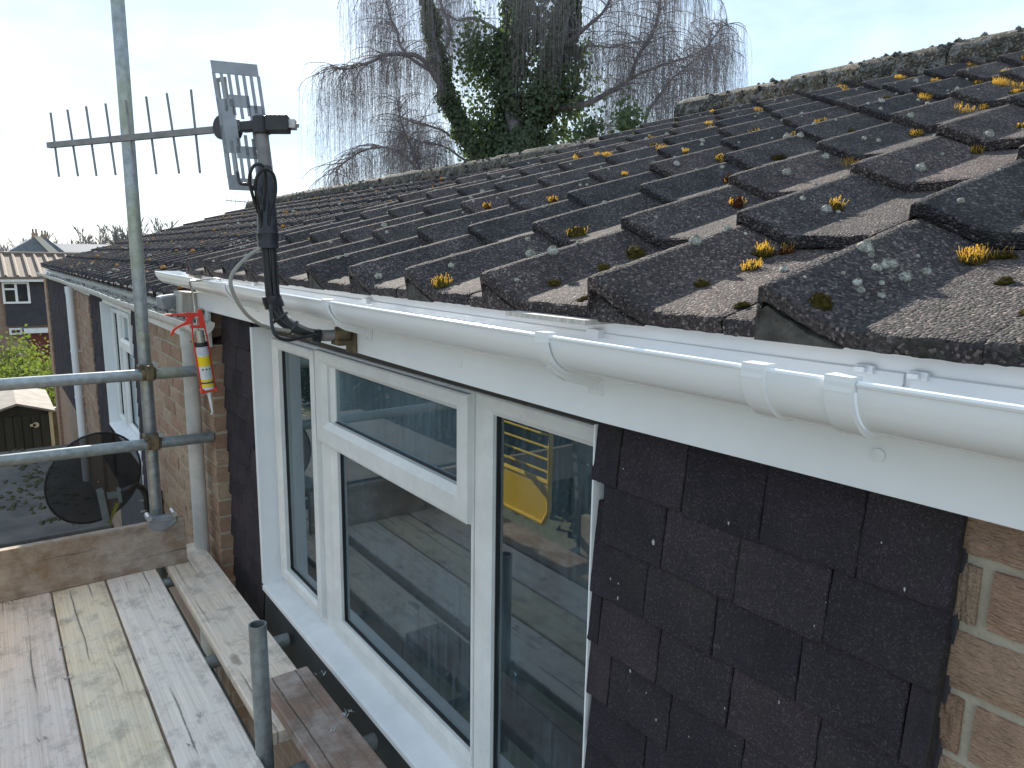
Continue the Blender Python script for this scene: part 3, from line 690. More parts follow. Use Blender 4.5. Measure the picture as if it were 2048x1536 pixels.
g = gutter(h2, .682, .790, [3.27+(8.6-3.27)*k/30 for k in range(31)], lambda y: zf2(y)+.003*math.sin(y*2.1), MT_PIPE)
b = MB(); c = .736; r = .056; z = zf2(3.27); b.prism([(c-math.cos(a)*r, z+.003-math.sin(a)*r*.95) for a in [math.pi*q/16 for q in range(17)]], (0, 3.262, 0), (1, 0, 0), (0, 0, 1), (0, 1, 0), .007); b.obj('stop_end', MT_FRAME, g)
for y in (4.3, 5.2, 6.2, 7.3):
    b = MB(); strap(b, .682, .79, y, zf2(y)+.003*math.sin(y*2.1), .02); b.obj('bracket', MT_PIPE, g)
g = gutter(h3, .682, .790, [8.602+(13.7-8.602)*k/20 for k in range(21)], lambda y: zf2(y)+.003*math.sin(y*2.1), MT_PIPE)
# debris in the lower gutter: grit, moss and flaking felt
b = MB()
for k in range(420):
    y = 3.3+(U(0, 1)**1.5)*9; x = U(.70, .785); s = U(.006, .016)
    p = Vector((x, y, zf2(y)-.022+U(0, .012))); q = [p+Vector((math.cos(a)*s*U(.6, 1.2), math.sin(a)*s*2*U(.6, 1.3), U(0, .012))) for a in [2*math.pi*j/5 for j in range(5)]]
    b.add(q+[p+Vector((0, 0, .02))], [(j, (j+1) % 5, 5) for j in range(5)])
kind(b.obj('gutter_debris', MT_LICHEN, h2), 'stuff')
b = MB(); ysf = [3.42+.06*k for k in range(150)]
b.loft([[Vector((.738+.006*noise.noise((y*9, 1, 1)), y, -.272+.012*noise.noise((y*11, 3, 1)))), Vector((.80, y, -.235))] for y in ysf], False); b.obj('felt_edge', MT_LICHEN, h2)
# downpipes
def downpipe(h, x, y, zt, zb, r, mat, clips):
    b = MB(); b.tube([(x, y, zt), (x, y, zt-.075)], r+.004, 20); b.tube([(x, y, zt-.0755), (x, y, zb)], r, 20); d = b.obj('downpipe', mat, h, smooth=True)
    for z in clips:
        b = MB(); b.tube([(x, y, z-.012), (x, y, z+.012)], r+.004, 18); b.box((x, y-.012, z-.01), (x+.06, y+.012, z+.01)); b.box((x-.004, y+r, z-.01), (x+.004, y+r+.022, z+.01)); b.obj('pipe_clip', mat, d)
downpipe(h2, .737, 3.52, -.345, -3.0, .034, MT_PIPE, [])
b = MB(); b.tube([(.737, 3.485, -.395), (.737, 3.482, -.395)], .004, 8); b.obj('fixing_screw', MT_PRINT, h2)
downpipe(h3, .722, 8.95, -.36, -2.5, .038, MT_PVC, [-1.05, -1.55])

# ================================================================== PORCH FLAT ROOF
pr = empty('flat_roof_porch'); tag(pr, 'grey felted flat roof scattered with moss, below the lower guard rail', 'flat roof')
b = MB(); b.box((-3.2, 7.62, -2.68), (.788, 11.3, -2.60)); b.obj('roof_felt', MT_FELTDK, pr, bevel=.02)
b = MB(); b.box((-3.2, 7.56, -2.66), (.788, 7.615, -2.585)); b.obj('felt_drip_edge', MT_FELTDK, pr, bevel=.01)
b = MB(); b.tube([(-3.2, 7.50, -2.74), (.5, 7.50, -2.74)], .055, 14); b.obj('gutter', MT_BLACKPL, pr, smooth=True)
b = MB(); b.box((-3.2, 7.57, -2.93), (.788, 7.60, -2.69)); b.obj('fascia', MT_FRAME, pr)
b = MB(); b.box((-3.1, 7.63, -5.3), (.785, 11.2, -2.69)); b.obj('wall', MT_BRICKFAR, pr)
b = MB()
for k in range(150):
    cx, cyy = rnd.choice([(.30, 9.6), (.25, 8.9), (.45, 8.4), (.35, 10.4), (.1, 9.2)]); x = rnd.gauss(cx, .16); y = rnd.gauss(cyy, .35)
    if x > .76: continue
    s = U(.008, .04); q = [Vector((x+math.cos(a)*s*U(.4, 1.5), y+math.sin(a)*s*U(.8, 2.6), -2.6)) for a in [2*math.pi*j/7 for j in range(7)]]
    b.add(q+[Vector((p.x*.6+x*.4, p.y*.6+y*.4, -2.6+s*U(.2, .6))) for p in q]+[Vector((x, y, -2.6+s*.4))], [(j, (j+1) % 7, 7+(j+1) % 7, 7+j) for j in range(7)]+[(7+j, 7+(j+1) % 7, 14) for j in range(7)])
kind(b.obj('moss', simple('dark_roof_moss', (.02, .022, .01), (.08, .075, .03), .95, 60, b=.8, bs=200), pr), 'stuff')
# ================================================================== SCAFFOLD
def board(name, label, x0, x1, y0, y1, z, color, th=.038, group='scaffold boards of the deck', warp=.002):
    b = MB(); ny = 40; rings = []
    ph = U(0, 9)
    for k in range(ny+1):
        y = y0+(y1-y0)*k/ny; w0 = warp*noise.noise((y*2.3, ph, 0)); w1 = warp*noise.noise((y*2.1, ph+7, 0)); dz = .0025*noise.noise((y*1.3, ph, 4))
        e = .004
        rings.append([Vector(p) for p in ((x0+w0+e, y, z+dz), (x1+w1-e, y, z+dz+.001), (x1+w1, y, z+dz-e), (x1+w1, y, z+dz-th+e), (x1+w1-e, y, z+dz-th), (x0+w0+e, y, z+dz-th), (x0+w0, y, z+dz-th+e), (x0+w0, y, z+dz-e))])
    b.loft(rings, True, True); o = b.obj(name, MT_WOOD, None); o.color = (*color, 1); tag(o, label, 'board', group); return o
H = -1.40
board('scaffold_board', 'grey-white scuffed scaffold board at the left edge of the deck', -.088, .106, -1.4, 3.45, H, (.82, .71, .65))
board('scaffold_board', 'yellowish scaffold board with knots, second from the left', .112, .304, -1.4, 3.45, H-.001, (.88, .76, .58))
board('scaffold_board', 'pale grey scaffold board with scored crosses, left of the open gap', .312, .508, -1.4, 3.45, H, (.90, .82, .75))
board('scaffold_board', 'pale inside scaffold board between the open gap and the house wall', .556, .750, 1.95, 3.60, H, (.84, .73, .62))
board('scaffold_board', 'short dark brown scaffold board lapped over the inside board', .606, .762, -.9, 2.175, H+.040, (.30, .21, .17), .041)
board('scaffold_board', 'outermost brown scaffold board beside the yellow gate', -.300, -.100, -1.4, 3.45, H, (.25, .18, .13))
def upright_board(name, label, lo, hi, color):
    b = MB(); b.box(lo, hi); o = b.obj(name, MT_WOODX if hi[0]-lo[0] > .5 else MT_WOOD, None, bevel=.003); o.color = (*color, 1); return tag(o, label, 'board', 'toe boards')
MT_WOODX = m_wood('scaffold_board_wood_across', True)
tb = upright_board('toe_board', 'brown toe board standing across the far end of the deck', (-1.4, 3.375, H+.002), (.640, 3.412, H+.218), (.27, .20, .145))
upright_board('toe_board', 'toe board along the outer edge, seen only reflected in the right pane', (-.345, -1.4, H+.002), (-.307, 2.42, H+.2), (.36, .27, .18))
def tube_thing(name, label, p, q, r, mat, group='scaffold tubes'):
    b = MB(); b.pipe(p, q, r, .004, 22); o = b.obj(name, mat, None, smooth=True); return tag(o, label, 'tube', group)
tube_thing('scaffold_tube', 'tall upright scaffold pole rising past the television aerial', (.543, 3.462, -5.3), (.536, 3.462, 3.2), .0262, MT_GALV)
tube_thing('scaffold_tube', 'upper horizontal guard rail ending at the red sealant gun', (-1.6, 3.408, -.507), (.735, 3.408, -.520), .0245, MT_GALV)
tube_thing('scaffold_tube', 'lower horizontal guard rail crossing in front of the satellite dish', (-1.6, 3.408, -.802), (.790, 3.408, -.832), .0245, MT_GALV2)
tube_thing('scaffold_tube', 'short upright tube stub standing in the gap by the brown board', (.528, 1.885, -1.75), (.524, 1.885, -1.005), .0242, MT_GALV2)
tube_thing('scaffold_tube', 'transom tube under the boards passing below the window sill', (-.5, 2.565, -1.464), (.825, 2.565, -1.464), .0242, MT_GALV2, 'transom tubes')
tube_thing('scaffold_tube', 'transom tube under the brown board, nearest the camera', (-.5, 1.83, -1.464), (.845, 1.83, -1.464), .0242, MT_GALV2, 'transom tubes')
tube_thing('scaffold_tube', 'transom tube under the far end of the boards', (-.5, 3.35, -1.464), (.76, 3.35, -1.464), .0242, MT_GALV2, 'transom tubes')
tube_thing('scaffold_tube', 'ledger tube running along under the open gap', (.531, -1.4, -1.512), (.531, 3.6, -1.512), .0242, MT_GALV2, 'transom tubes')
tube_thing('scaffold_tube', 'outer upright scaffold pole behind the toe board reflected in the glass', (-.40, 1.0, -5.3), (-.40, 1.0, 1.2), .0242, MT_GALV2)
tube_thing('scaffold_tube', 'outer guard rail along the scaffold seen only in reflection', (-.36, -1.4, -.45), (-.36, 2.3, -.45), .0242, MT_GALV)
def coupler(label, c, swivel=False):
    e = empty('scaffold_coupler'); tag(e, label, 'coupler', 'couplers on the far upright'); x, y, z = c
    b = MB(); b.tube([(x-.028, y-.054, z), (x+.028, y-.054, z)], .034, 14); b.tube([(x, y, z-.03), (x, y, z+.03)], .036, 14); b.box((x-.03, y-.05, z-.032), (x+.03, y, z+.032)); b.obj('body', MT_RUST, e, bevel=.004)
    for (dx, dz) in ((-.03, .03), (.028, .034)):
        b = MB(); b.tube([(x+dx, y-.07, z+dz), (x+dx, y-.02, z+dz)], .0065, 8); b.tube([(x+dx, y-.085, z+dz), (x+dx, y-.07, z+dz)], .0115, 6); b.obj('bolt', MT_BOLT if dx > 0 else MT_RUST, e)
    b = MB(); b.box((x-.012, y-.098, z-.03), (x+.016, y-.084, z+.036)); b.obj('flap', MT_RUST, e, bevel=.003)
coupler('rusty coupler joining the upper rail to the upright pole', (.540, 3.462, -.512))
coupler('dark coupler joining the lower rail to the upright pole', (.541, 3.462, -.822))
e = empty('toe_board_clip'); tag(e, 'galvanised clip hooked over the toe board at the pole foot', 'clip')
b = MB(); b.prism([(-.058, .018), (.058, .024), (.060, -.012), (.035, -.036), (0, -.046), (-.038, -.038), (-.060, -.008)], (.546, 3.3735, H+.222), (1, 0, 0), (0, 0, 1), (0, -1, 0), .008); b.box((.50, 3.36, H+.22), (.59, 3.44, H+.23)); b.obj('plate', MT_LEAD, e, bevel=.004)
for dx in (-.052, .05):
    b = MB(); b.tube([(.546+dx, 3.36, H+.246), (.546+dx, 3.42, H+.246)], .013, 8); b.obj('bolt', MT_BOLT, e, smooth=True)
# litter on the boards: moss and paint flakes
b = MB()
for (u, v) in ((125, 1300), (140, 1357), (620, 1352), (690, 1432), (85, 1480), (20, 1206), (665, 1462), (382, 1490), (395, 1440), (640, 1350), (700, 1425)):
    z = H+.001 if u < 560 else H+.042; p = at(u, v, 'z', z)
    for k in range(5):
        q = p+Vector((U(-.012, .012), U(-.012, .012), U(0, .003))); d = Vector((U(-1, 1), U(-1, 1), U(.0, .4))).normalized()*U(.006, .016); s = Vector((-d.y, d.x, 0)).normalized()*U(.0015, .004)
        b.add([q-s, q+s, q+d+s*.4+Vector((0, 0, .004)), q+d-s*.4+Vector((0, 0, .004))], [(0, 1, 2, 3)])
kind(b.obj('paint_flakes', simple('white_flake', (.6, .6, .58), (.2, .2, .2), .8, 60)), 'stuff')
# yellow ladder gate and ladder on the outer side, seen in the window glass
e = empty('ladder_gate'); tag(e, 'yellow barred ladder gate with solid lower panel, reflected in the right pane', 'gate')
X = -.33; ya, yb = 2.69, 3.36
b = MB()
for (p, q) in (((ya, -.42), (ya, -1.27)), ((yb, -.42), (yb, -1.27)), ((ya, -.42), (yb, -.42)), ((ya+.045, -1.345), (yb-.045, -1.345)), ((ya, -1.12), (yb, -1.12)), ((ya, -1.27), (ya+.045, -1.345)), ((yb, -1.27), (yb-.045, -1.345))): b.tube([(X, *p), (X, *q)], .013, 8)
b.obj('frame', MT_YELLOW, e, smooth=True)
for k in range(10):
    b = MB(); z = -.49-.064*k; b.tube([(X, ya, z), (X, yb, z)], .006, 6); b.obj('bar', MT_YELLOW, e, smooth=True)
b = MB(); b.prism([(ya+.012, -1.14), (yb-.012, -1.14), (yb-.012, -1.27), (yb-.05, -1.333), (ya+.05, -1.333), (ya+.012, -1.27)], (X-.004, 0, 0), (0, 1, 0), (0, 0, 1), (1, 0, 0), .008); b.obj('panel', MT_YELLOW, e)
e = empty('ladder'); tag(e, 'grey aluminium ladder leaning outside the scaffold, reflected in the right pane', 'ladder')
for y in (2.60, 2.22):
    b = MB(); b.box((-.47, y-.016, -5.2), (-.41, y+.016, .1), Matrix.Rotation(R(5), 3, 'Y'), (-.44, y, -.9)); b.obj('stile', MT_ALU, e)
for k in range(20):
    z = -5.0+.25*k; x = -.44+(z+.9)*math.tan(R(5)); b = MB(); b.tube([(x, 2.22, z), (x, 2.60, z)], .014, 8); b.obj('rung', MT_ALU, e)

# ================================================================== TELEVISION AERIAL
e = empty('tv_antenna'); tag(e, 'black-taped television aerial on a bent mast fixed to the fascia', 'antenna')
m0 = at(705, 668, 'x', .787)
path = bez([m0+Vector((-.004, 0, 0)), m0+Vector((-.07, .035, -.004)), Vector((.662, 1.83, -.197)), Vector((.618, 1.85, -.165)), Vector((.600, 1.862, -.115)), Vector((.597, 1.866, 0)), Vector((.597, 1.872, .15)), Vector((.594, 1.882, .342))], 8)
b = MB(); b.tube(path, .0155, 14); mast = b.obj('mast', MT_ALU, e, smooth=True)
# wrapped cables alongside the mast
for k, (dx, dy, r_) in enumerate(((-.017, -.006, .006), (-.011, -.014, .006), (.0, -.018, .005), (.008, -.016, .004))):
    pts = []
    for q in path[10:-10]:
        pts.append(q+Vector((dx*(1+.15*math.sin(q.z*20+k)), dy, 0)))
    b = MB(); b.tube(pts, r_, 8); b.obj('cable', MT_CABLE, e, smooth=True)
def wrap(i0, i1, r_):
    pp = path[i0:i1+1]; b = MB(); b.tube([p+Vector((-.006, -.007, 0)) if p.z > -.12 else p+Vector((-.002, -.003, -.002)) for p in pp], [r_+U(-.0015, .0015) for _ in pp], 14); b.obj('tape', MT_TAPE, e, smooth=True)
wrap(9, 12, .0185); wrap(19, 20, .0225); wrap(30, 33, .0245); wrap(41, 43, .0262); wrap(25, 26, .023)
b = MB(); b.tube([path[43]+Vector((-.005, -.006, 0)), path[48]+Vector((-.004, -.004, 0)), path[51]], [.026, .022, .0175], 14); b.obj('sleeve', MT_TAPE, e, smooth=True)
def loop(px, depth_y, r_, mat, name='cable'):
    pts = bez([at(u, v, 'y', depth_y+d) for u, v, d in px], 7); b = MB(); b.tube(pts, r_, 8); b.obj(name, mat, e, smooth=True)
loop([(523, 440, .0), (508, 400, -.01), (499, 355, -.02), (510, 330, -.03), (528, 335, -.03), (531, 370, -.02), (526, 420, -.01)], 1.85, .0042, MT_CABLE)
loop([(524, 455, .0), (514, 400, -.01), (512, 360, -.03), (528, 338, -.045), (547, 350, -.04), (551, 385, -.03), (541, 420, -.02), (535, 470, 0)], 1.85, .0042, MT_CABLE)
loop([(475, 345, .05), (480, 366, .02), (500, 370, 0), (514, 385, -.02), (521, 410, -.02)], 1.85, .0042, MT_CABLE)
loop([(541, 610, 0), (544, 650, -.03), (553, 672, -.04), (575, 680, -.03), (600, 676, 0), (640, 668, 0)], 1.80, .0045, MT_CABLE)
loop([(518, 497, 0), (490, 518, -.02), (463, 552, -.03), (466, 585, -.03), (490, 625, -.02), (520, 648, 0), (545, 657, .01), (580, 662, .02)], 1.80, .0048, MT_CABLE2)
b = MB(); b.box((.779, m0.y-.03, m0.z-.05), (.7865, m0.y+.03, m0.z+.03)); b.tube([m0+Vector((-.045, .012, 0)), m0+Vector((-.005, .0, 0))], .021, 10); b.box(m0+Vector((-.05, -.02, -.028)), m0+Vector((-.005, .03, -.014))); b.obj('wall_bracket', MT_RUST, e, bevel=.003)
# head: boom with directors, dipole, slotted reflector plates and clamp
hd = Vector((.594, 1.878, .318)); tip = Vector((.196, 2.66, .318)); bd = (tip-hd).normalized(); tl = (tip-hd).length
sd_ = bd.cross(Vector((0, 0, 1))).normalized(); vz = Vector((0, 0, 1))
def obox(c, ex, ey, ez, sx, sy_, sz):
    return [c+ex*a*sx/2+ey*b_*sy_/2+ez*c_*sz/2 for a, b_, c_ in ((-1,-1,-1),(1,-1,-1),(1,1,-1),(-1,1,-1),(-1,-1,1),(1,-1,1),(1,1,1),(-1,1,1))]
BF = ((0,3,2,1),(4,5,6,7),(0,1,5,4),(1,2,6,5),(2,3,7,6),(3,0,4,7))
b = MB(); b.add(obox(hd+bd*(tl/2+.03), bd, sd_, vz, tl-.06, .014, .016), BF); b.obj('boom', MT_ALU, e)
for k in range(8):
    q = hd+bd*(tl-.03-k*(tl-.25)/7.2); hl = .094+.0018*k; tiltv = (vz+bd*.10+bd*(.02*math.sin(k*2.3))+sd_*.02*math.cos(k*1.7)).normalized()
    b = MB(); b.tube([q-tiltv*hl, q+tiltv*hl], .0032, 8); b.obj('director', MT_ALU, e)
q = hd+bd*.118
b = MB(); b.tube([q-sd_*.022+bd*.0, q+sd_*.022], .030, 18); b.obj('dipole_box', MT_BLACKPL, e, smooth=True)
for s in (-1, 1):                                     # folded dipole halves
    b = MB(); vt = (vz+bd*.12).normalized(); cc = q+vt*(s*.070)
    for dz in (-.013, .013): b.add(obox(cc+bd*dz, bd, sd_, vt, .007, .003, .10), BF)
    b.add(obox(cc+vt*(s*.051), bd, sd_, vt, .034, .003, .010), BF); b.obj('dipole_arm', MT_ALU, e)
# reflector: upper and lower slotted plates, leaning away from the boom
for s in (1, -1):
    c0 = hd+bd*.062; up_ = (vz*s+bd*(.15 if s > 0 else -.12)).normalized(); wv = (sd_*.72-bd*.69).normalized(); nn = wv.cross(up_).normalized(); W_, L_ = .110, .158
    b = MB()
    def strip(a0, a1, l0, l1): b.add(obox(c0+wv*((a0+a1)/2)+up_*((l0+l1)/2), wv, up_, nn, a1-a0, l1-l0, .003), BF)
    strip(-W_/2, W_/2, L_-.030, L_)
    xs_ = [-W_/2+W_*k/6.3 for k in range(7)]
    for k in range(7): strip(xs_[k]-.0005, xs_[k]+.0078, .02+.024*abs(3-k)/3 if k not in (0, 6) else .0, L_-.029)
    strip(-W_/2, -W_/2+.040, .0, .066); strip(W_/2-.036, W_/2, .0, .055); strip(-.025, .024, .048, .078)
    b.obj('reflector_plate', MT_ALUPLATE, e)
b = MB(); b.add(obox(hd+bd*.03, bd, sd_, vz, .075, .022, .026), BF); b.obj('boom_mount', MT_BLACKPL, e, bevel=.004)
b = MB(); b.tube([hd+Vector((0, 0, -.021)), hd+Vector((0, 0, .021))], .0215, 14); b.add(obox(hd-bd*.028+RT*.02, RT, FW, vz, .055, .03, .038), BF); b.obj('clamp', MT_BLACKPL, e, bevel=.003)
b = MB(); b.tube([hd+RT*.055, hd+RT*.092], .006, 8); b.add(obox(hd+RT*.062-bd*.02, RT, FW, vz, .016, .02, .02), BF); b.obj('clamp_bolt', MT_BOLT, e)
# small far aerial behind the ridge
e2 = empty('tv_antenna'); tag(e2, 'tiny distant television aerial just above the far ridge line', 'antenna')
b = MB(); p, q = at(453, 401, 'y', 22), at(520, 406, 'y', 22); b.tube([p, q], .012, 6); b.obj('boom', MT_ALU, e2)
for k in range(8):
    c = p.lerp(q, k/7.6); b = MB(); b.tube([c-vz*.1, c+vz*.1], .006, 5); b.obj('director', MT_ALU, e2)
b = MB(); b.tube([q+vz*.1, q-vz*8], .02, 6); b.obj('mast', MT_ALU, e2)

# ================================================================== SEALANT GUN
e = empty('sealant_gun'); tag(e, 'red skeleton sealant gun with yellow and white cartridge hooked on the gutter', 'sealant gun')
GY = 3.0
def G(a, b_, d=0.0): p = at(300+a/4.518, 520+b_/4.518, 'y', GY); p.y += d; return p
ax_ = (G(548, 1195)-G(430, 480)); axn = ax_.normalized(); sx_ = Vector((0, -1, 0)).cross(axn).normalized()
if sx_.x < 0: sx_ = -sx_
yv = Vector((0, -1, 0))
def GP(a, b_, px, py):
    pass
ca, cb = G(462, 760), G(528, 1165)
def along(t): return ca+(cb-ca)*t
b = MB(); b.tube([along(0), along(1)], .0235, 22); ct = b.obj('cartridge', MT_WHITELBL, e, smooth=True)
def band(t0, t1, mat, nm, rr=.0238):
    b = MB(); b.tube([along(t0), along(t1)], rr, 22, caps=False); b.obj(nm, mat, ct, smooth=True)
band(-.04, .05, MT_BLACKPL, 'end_cap', .0243); band(.06, .235, MT_BLUELBL, 'label_band'); band(.26, .475, MT_YELLOWLBL, 'label_band'); band(.77, .82, MT_YELLOWLBL, 'label_band'); band(.825, .862, MT_PRINT, 'label_band'); band(.868, .935, MT_YELLOWLBL, 'label_band')
fx = axn; camd = yv
for k, dx in enumerate((-.013, -.001, .012)):           # hazard marks
    c = along(.545)+sx_*dx; o_ = c+yv*math.sqrt(max(1e-6, .0243**2-dx*dx)); b = MB(); b.prism([(.0045, 0), (0, .0045), (-.0045, 0), (0, -.0045)], o_, sx_, axn, yv, .0004); b.obj('hazard_mark', MT_PRINT, ct)
for k in range(5):                                        # fine print lines
    c = along(.62+.028*k); hw = .013-.002*(k % 3); pts = [(-hw+2*hw*i/4) for i in range(5)]
    b = MB(); b.loft([[c+sx_*d+yv*math.sqrt(.0243**2-d*d)-axn*.0008, c+sx_*d+yv*math.sqrt(.0243**2-d*d)+axn*.0008] for d in pts], False); b.obj('print_line', MT_BLUELBL, ct)
for k, (t, hw) in enumerate(((.10, .012), (.14, .014), (.18, .009))):
    c = along(t); pts = [(-hw+2*hw*i/4) for i in range(5)]; b = MB(); b.loft([[c+sx_*d+yv*math.sqrt(.0244**2-d*d)-axn*.002, c+sx_*d+yv*math.sqrt(.0244**2-d*d)+axn*.002] for d in pts], False); b.obj('print_line', MT_WHITELBL, ct)
n0 = cb+axn*.004; b = MB(); b.tube([n0, n0+axn*.012, n0+axn*.012, G(565, 1375), G(548, 1400)], [.009, .009, .0075, .0028, .0012], 12); b.obj('nozzle', MT_NOZZLE, e, smooth=True)
b = MB()
for s in (-1, 1):                                         # two side rods of the skeleton frame
    b.tube([G(420+(40 if s > 0 else -45), 470+(0 if s > 0 else 60)), along(-.12)+sx_*s*.0265, along(1.0)+sx_*s*.0265], .0033, 8)
c = along(1.02); b.add(obox(c, sx_, yv, axn, .062, .03, .017), BF)
b.obj('frame', MT_RED, e, bevel=.002)
b = MB(); b.prism([(438, 440), (462, 445), (500, 600), (490, 615), (372, 612), (366, 590), (376, 560), (372, 545), (432, 500)], (0, 0, 0), (1, 0, 0), (0, 1, 0), (0, 0, 1), 1)
hp = [G(a, c_) for a, c_ in ((428, 452), (446, 442), (462, 450), (502, 606), (488, 616), (368, 614), (364, 590), (446, 588), (428, 500))]
b = MB(); b.loft([[p+yv*.009 for p in hp], [p-yv*.009 for p in hp]], True, True); b.obj('handle_yoke', MT_RED, e)
hp = [G(a, c_) for a, c_ in ((132, 488), (290, 484), (322, 474), (440, 478), (440, 508), (395, 520), (330, 512), (300, 506), (132, 498))]
b = MB(); b.loft([[p+yv*.008 for p in hp], [p-yv*.008 for p in hp]], True, True); b.obj('handle', MT_RED, e)
hp = [G(a, c_) for a, c_ in ((322, 528), (378, 505), (386, 535), (362, 580), (320, 588), (262, 605), (222, 638), (204, 678), (188, 686), (182, 668), (205, 625), (250, 592), (310, 562), (325, 548))]
b = MB(); b.loft([[p+yv*.007 for p in hp], [p-yv*.007 for p in hp]], True, True); b.obj('trigger', MT_RED, e)
b = MB(); b.tube([G(418, 520), G(440, 700)], .0045, 8); b.tube([G(405, 520), G(432, 520)], .009, 10); b.tube([along(-.3), along(-.02)], .0175, 14); b.obj('plunger', MT_BOLT, e, smooth=True)
hk = [G(408, 470), G(386, 300), G(362, 196), at(397, 561, 'x', .672), at(423, 557, 'x', .676), at(440, 559, 'x', .682)]
hk[2] = at(300+362/4.518, 520+196/4.518, 'y', GY-.03)
b = MB(); b.tube(bez(hk, 6), .0042, 8); b.obj('hook_rod', MT_BOLT, e, smooth=True)

# ================================================================== SATELLITE DISH
e = empty('satellite_dish'); tag(e, 'black see-through mesh satellite dish on a curved wall arm behind the rail', 'satellite dish')
dc = at(190, 957, 'y', 4.70); nd = Vector((-.25, .90, .22)).normalized(); d1 = nd.cross(vz).normalized(); d2 = d1.cross(nd).normalized()
b = MB(); rings = []
for k in range(9):
    q = k/8; rings.append([dc+d1*math.cos(a)*.262*q+d2*math.sin(a)*.292*q+nd*(.045*q*q-.045) for a in [2*math.pi*j/40 for j in range(40)]])
rings[0] = [dc+d1*math.cos(a)*.004+d2*math.sin(a)*.004-nd*.045 for a in [2*math.pi*j/40 for j in range(40)]]
b.loft(rings, True); b.obj('mesh_bowl', MT_MESH, e, smooth=True)
b = MB(); rm = rings[-1]; b.tube(rm+[rm[0]], .006, 8, caps=False); b.obj('rim', MT_BLACKPL, e, smooth=True)
c = at(207, 1000, 'y', 4.62)
MT_DGREY = simple('grey_cast_bracket', (.11, .14, .15), (.17, .2, .2), .5, 20, .3)
b = MB(); b.box(c+Vector((-.02, -.01, -.13)), c+Vector((.015, .06, .06)), Matrix.Rotation(R(-6), 3, 'Y')); b.box(c+Vector((.02, -.005, -.0)), c+Vector((.085, .03, .035))); b.box(c+Vector((.075, -.015, -.03)), c+Vector((.095, .035, .055))); b.obj('mount_bracket', MT_DGREY, e, bevel=.004)
b = MB(); b.prism([(.02, -.16), (.085, -.03), (.06, -.03), (.012, -.15)], c, (1, 0, 0), (0, 0, 1), (0, 1, 0), .01); b.obj('brace', simple('yellow_green_strap', (.14, .15, .02), rough=.6), e)
pth = bez([c+Vector((.09, 0, .03)), c+Vector((.17, .02, .05)), at(278, 972, 'y', 4.75), at(291, 988, 'y', 4.8), at(295, 1020, 'y', 4.82)], 6)
b = MB(); b.tube(pth, .019, 10); b.obj('arm', MT_BLACKPL, e, smooth=True)
b = MB(); p = pth[-1]; b.box(p+Vector((-.02, -.02, -.03)), Vector((.789, p.y+.02, p.z+.0))); b.box((.776, p.y-.035, p.z-.05), (.789, p.y+.035, p.z+.12)); b.obj('wall_plate', MT_BLACKPL, e, bevel=.003)
for z in (.0, .07):
    b = MB(); b.tube([p+Vector((-.04, -.01, z)), p+Vector((.03, -.01, z))], .007, 8); b.obj('bolt', MT_BOLT, e)
b = MB(); b.tube(bez([p, p+Vector((.01, 0, -.1)), p+Vector((.05, .02, -.25)), p+Vector((.1, .0, -.5))], 5), .0045, 6); b.obj('cable', MT_CABLE, e, smooth=True)
# ================================================================== MOSS AND LICHEN ON THE ROOFS
def moss_mesh(seed, mat, nbl=560, flat=.75):
    rr = random.Random(seed); b = MB(); of = Vector((seed*3.3, 1, 5))
    n, m = 14, 6
    def dome(a, q):
        x, y = math.cos(a)*math.sin(q), math.sin(a)*math.sin(q); z = math.cos(q)
        k = 1+.45*noise.noise(Vector((x, y, z))*1.9+of)+.2*noise.noise(Vector((x, y, z))*5+of); return Vector((x*k, y*k, max(-.1, z*k*flat)))
    rings = [[dome(2*math.pi*i/n, math.pi/2*1.08*(j+.15)/m) for i in range(n)] for j in range(m+1)]
    b.loft(rings, True); b.f.append(tuple(range(n))); b.m.append(0)
    for k in range(nbl):
        a, q = rr.uniform(0, 6.283), math.acos(rr.uniform(.02, 1)); p = dome(a, q); nrm = Vector((math.cos(a)*math.sin(q), math.sin(a)*math.sin(q), math.cos(q)+.2)).normalized()
        d = (nrm+Vector((rr.uniform(-.6, .6), rr.uniform(-.6, .6), rr.uniform(-.2, .6)))).normalized()*rr.uniform(.10, .26); s = nrm.orthogonal().normalized()*.028
        b.add([p-s, p+s, p+d], [(0, 1, 2)])
    return b.mesh('moss_cushion', mat)
MOSS = [moss_mesh(k, MT_MOSS) for k in range(4)]; MOSSR = moss_mesh(9, MT_MOSSRED)
def stalks(b, c, n, r_, h, S, lean=.25):
    for k in range(n):
        a = U(0, 6.283); q = r_*math.sqrt(U(0, 1)); p = c+S[0]*math.cos(a)*q+S[1]*math.sin(a)*q*.7
        d = (S[2]*1+Vector((U(-lean, lean)*1.6, U(-lean, lean)*1.6, .5))).normalized()*h*U(.3, 1.25)*.7; w_ = .0004
        tip = p+d+Vector((U(-.3, .3)*h*.3, U(-.3, .3)*h*.3, 0)); mid = p+d*.6
        for e_ in (RT, FW.cross(RT).cross(RT)):
            s = e_.normalized()*w_; b.add([p-s, p+s, mid+s*.8, mid-s*.8], [(0, 1, 2, 3)]); b.add([mid-s*.8, mid+s*.8, tip+s*1.5, tip-s*1.5], [(0, 1, 2, 3)])
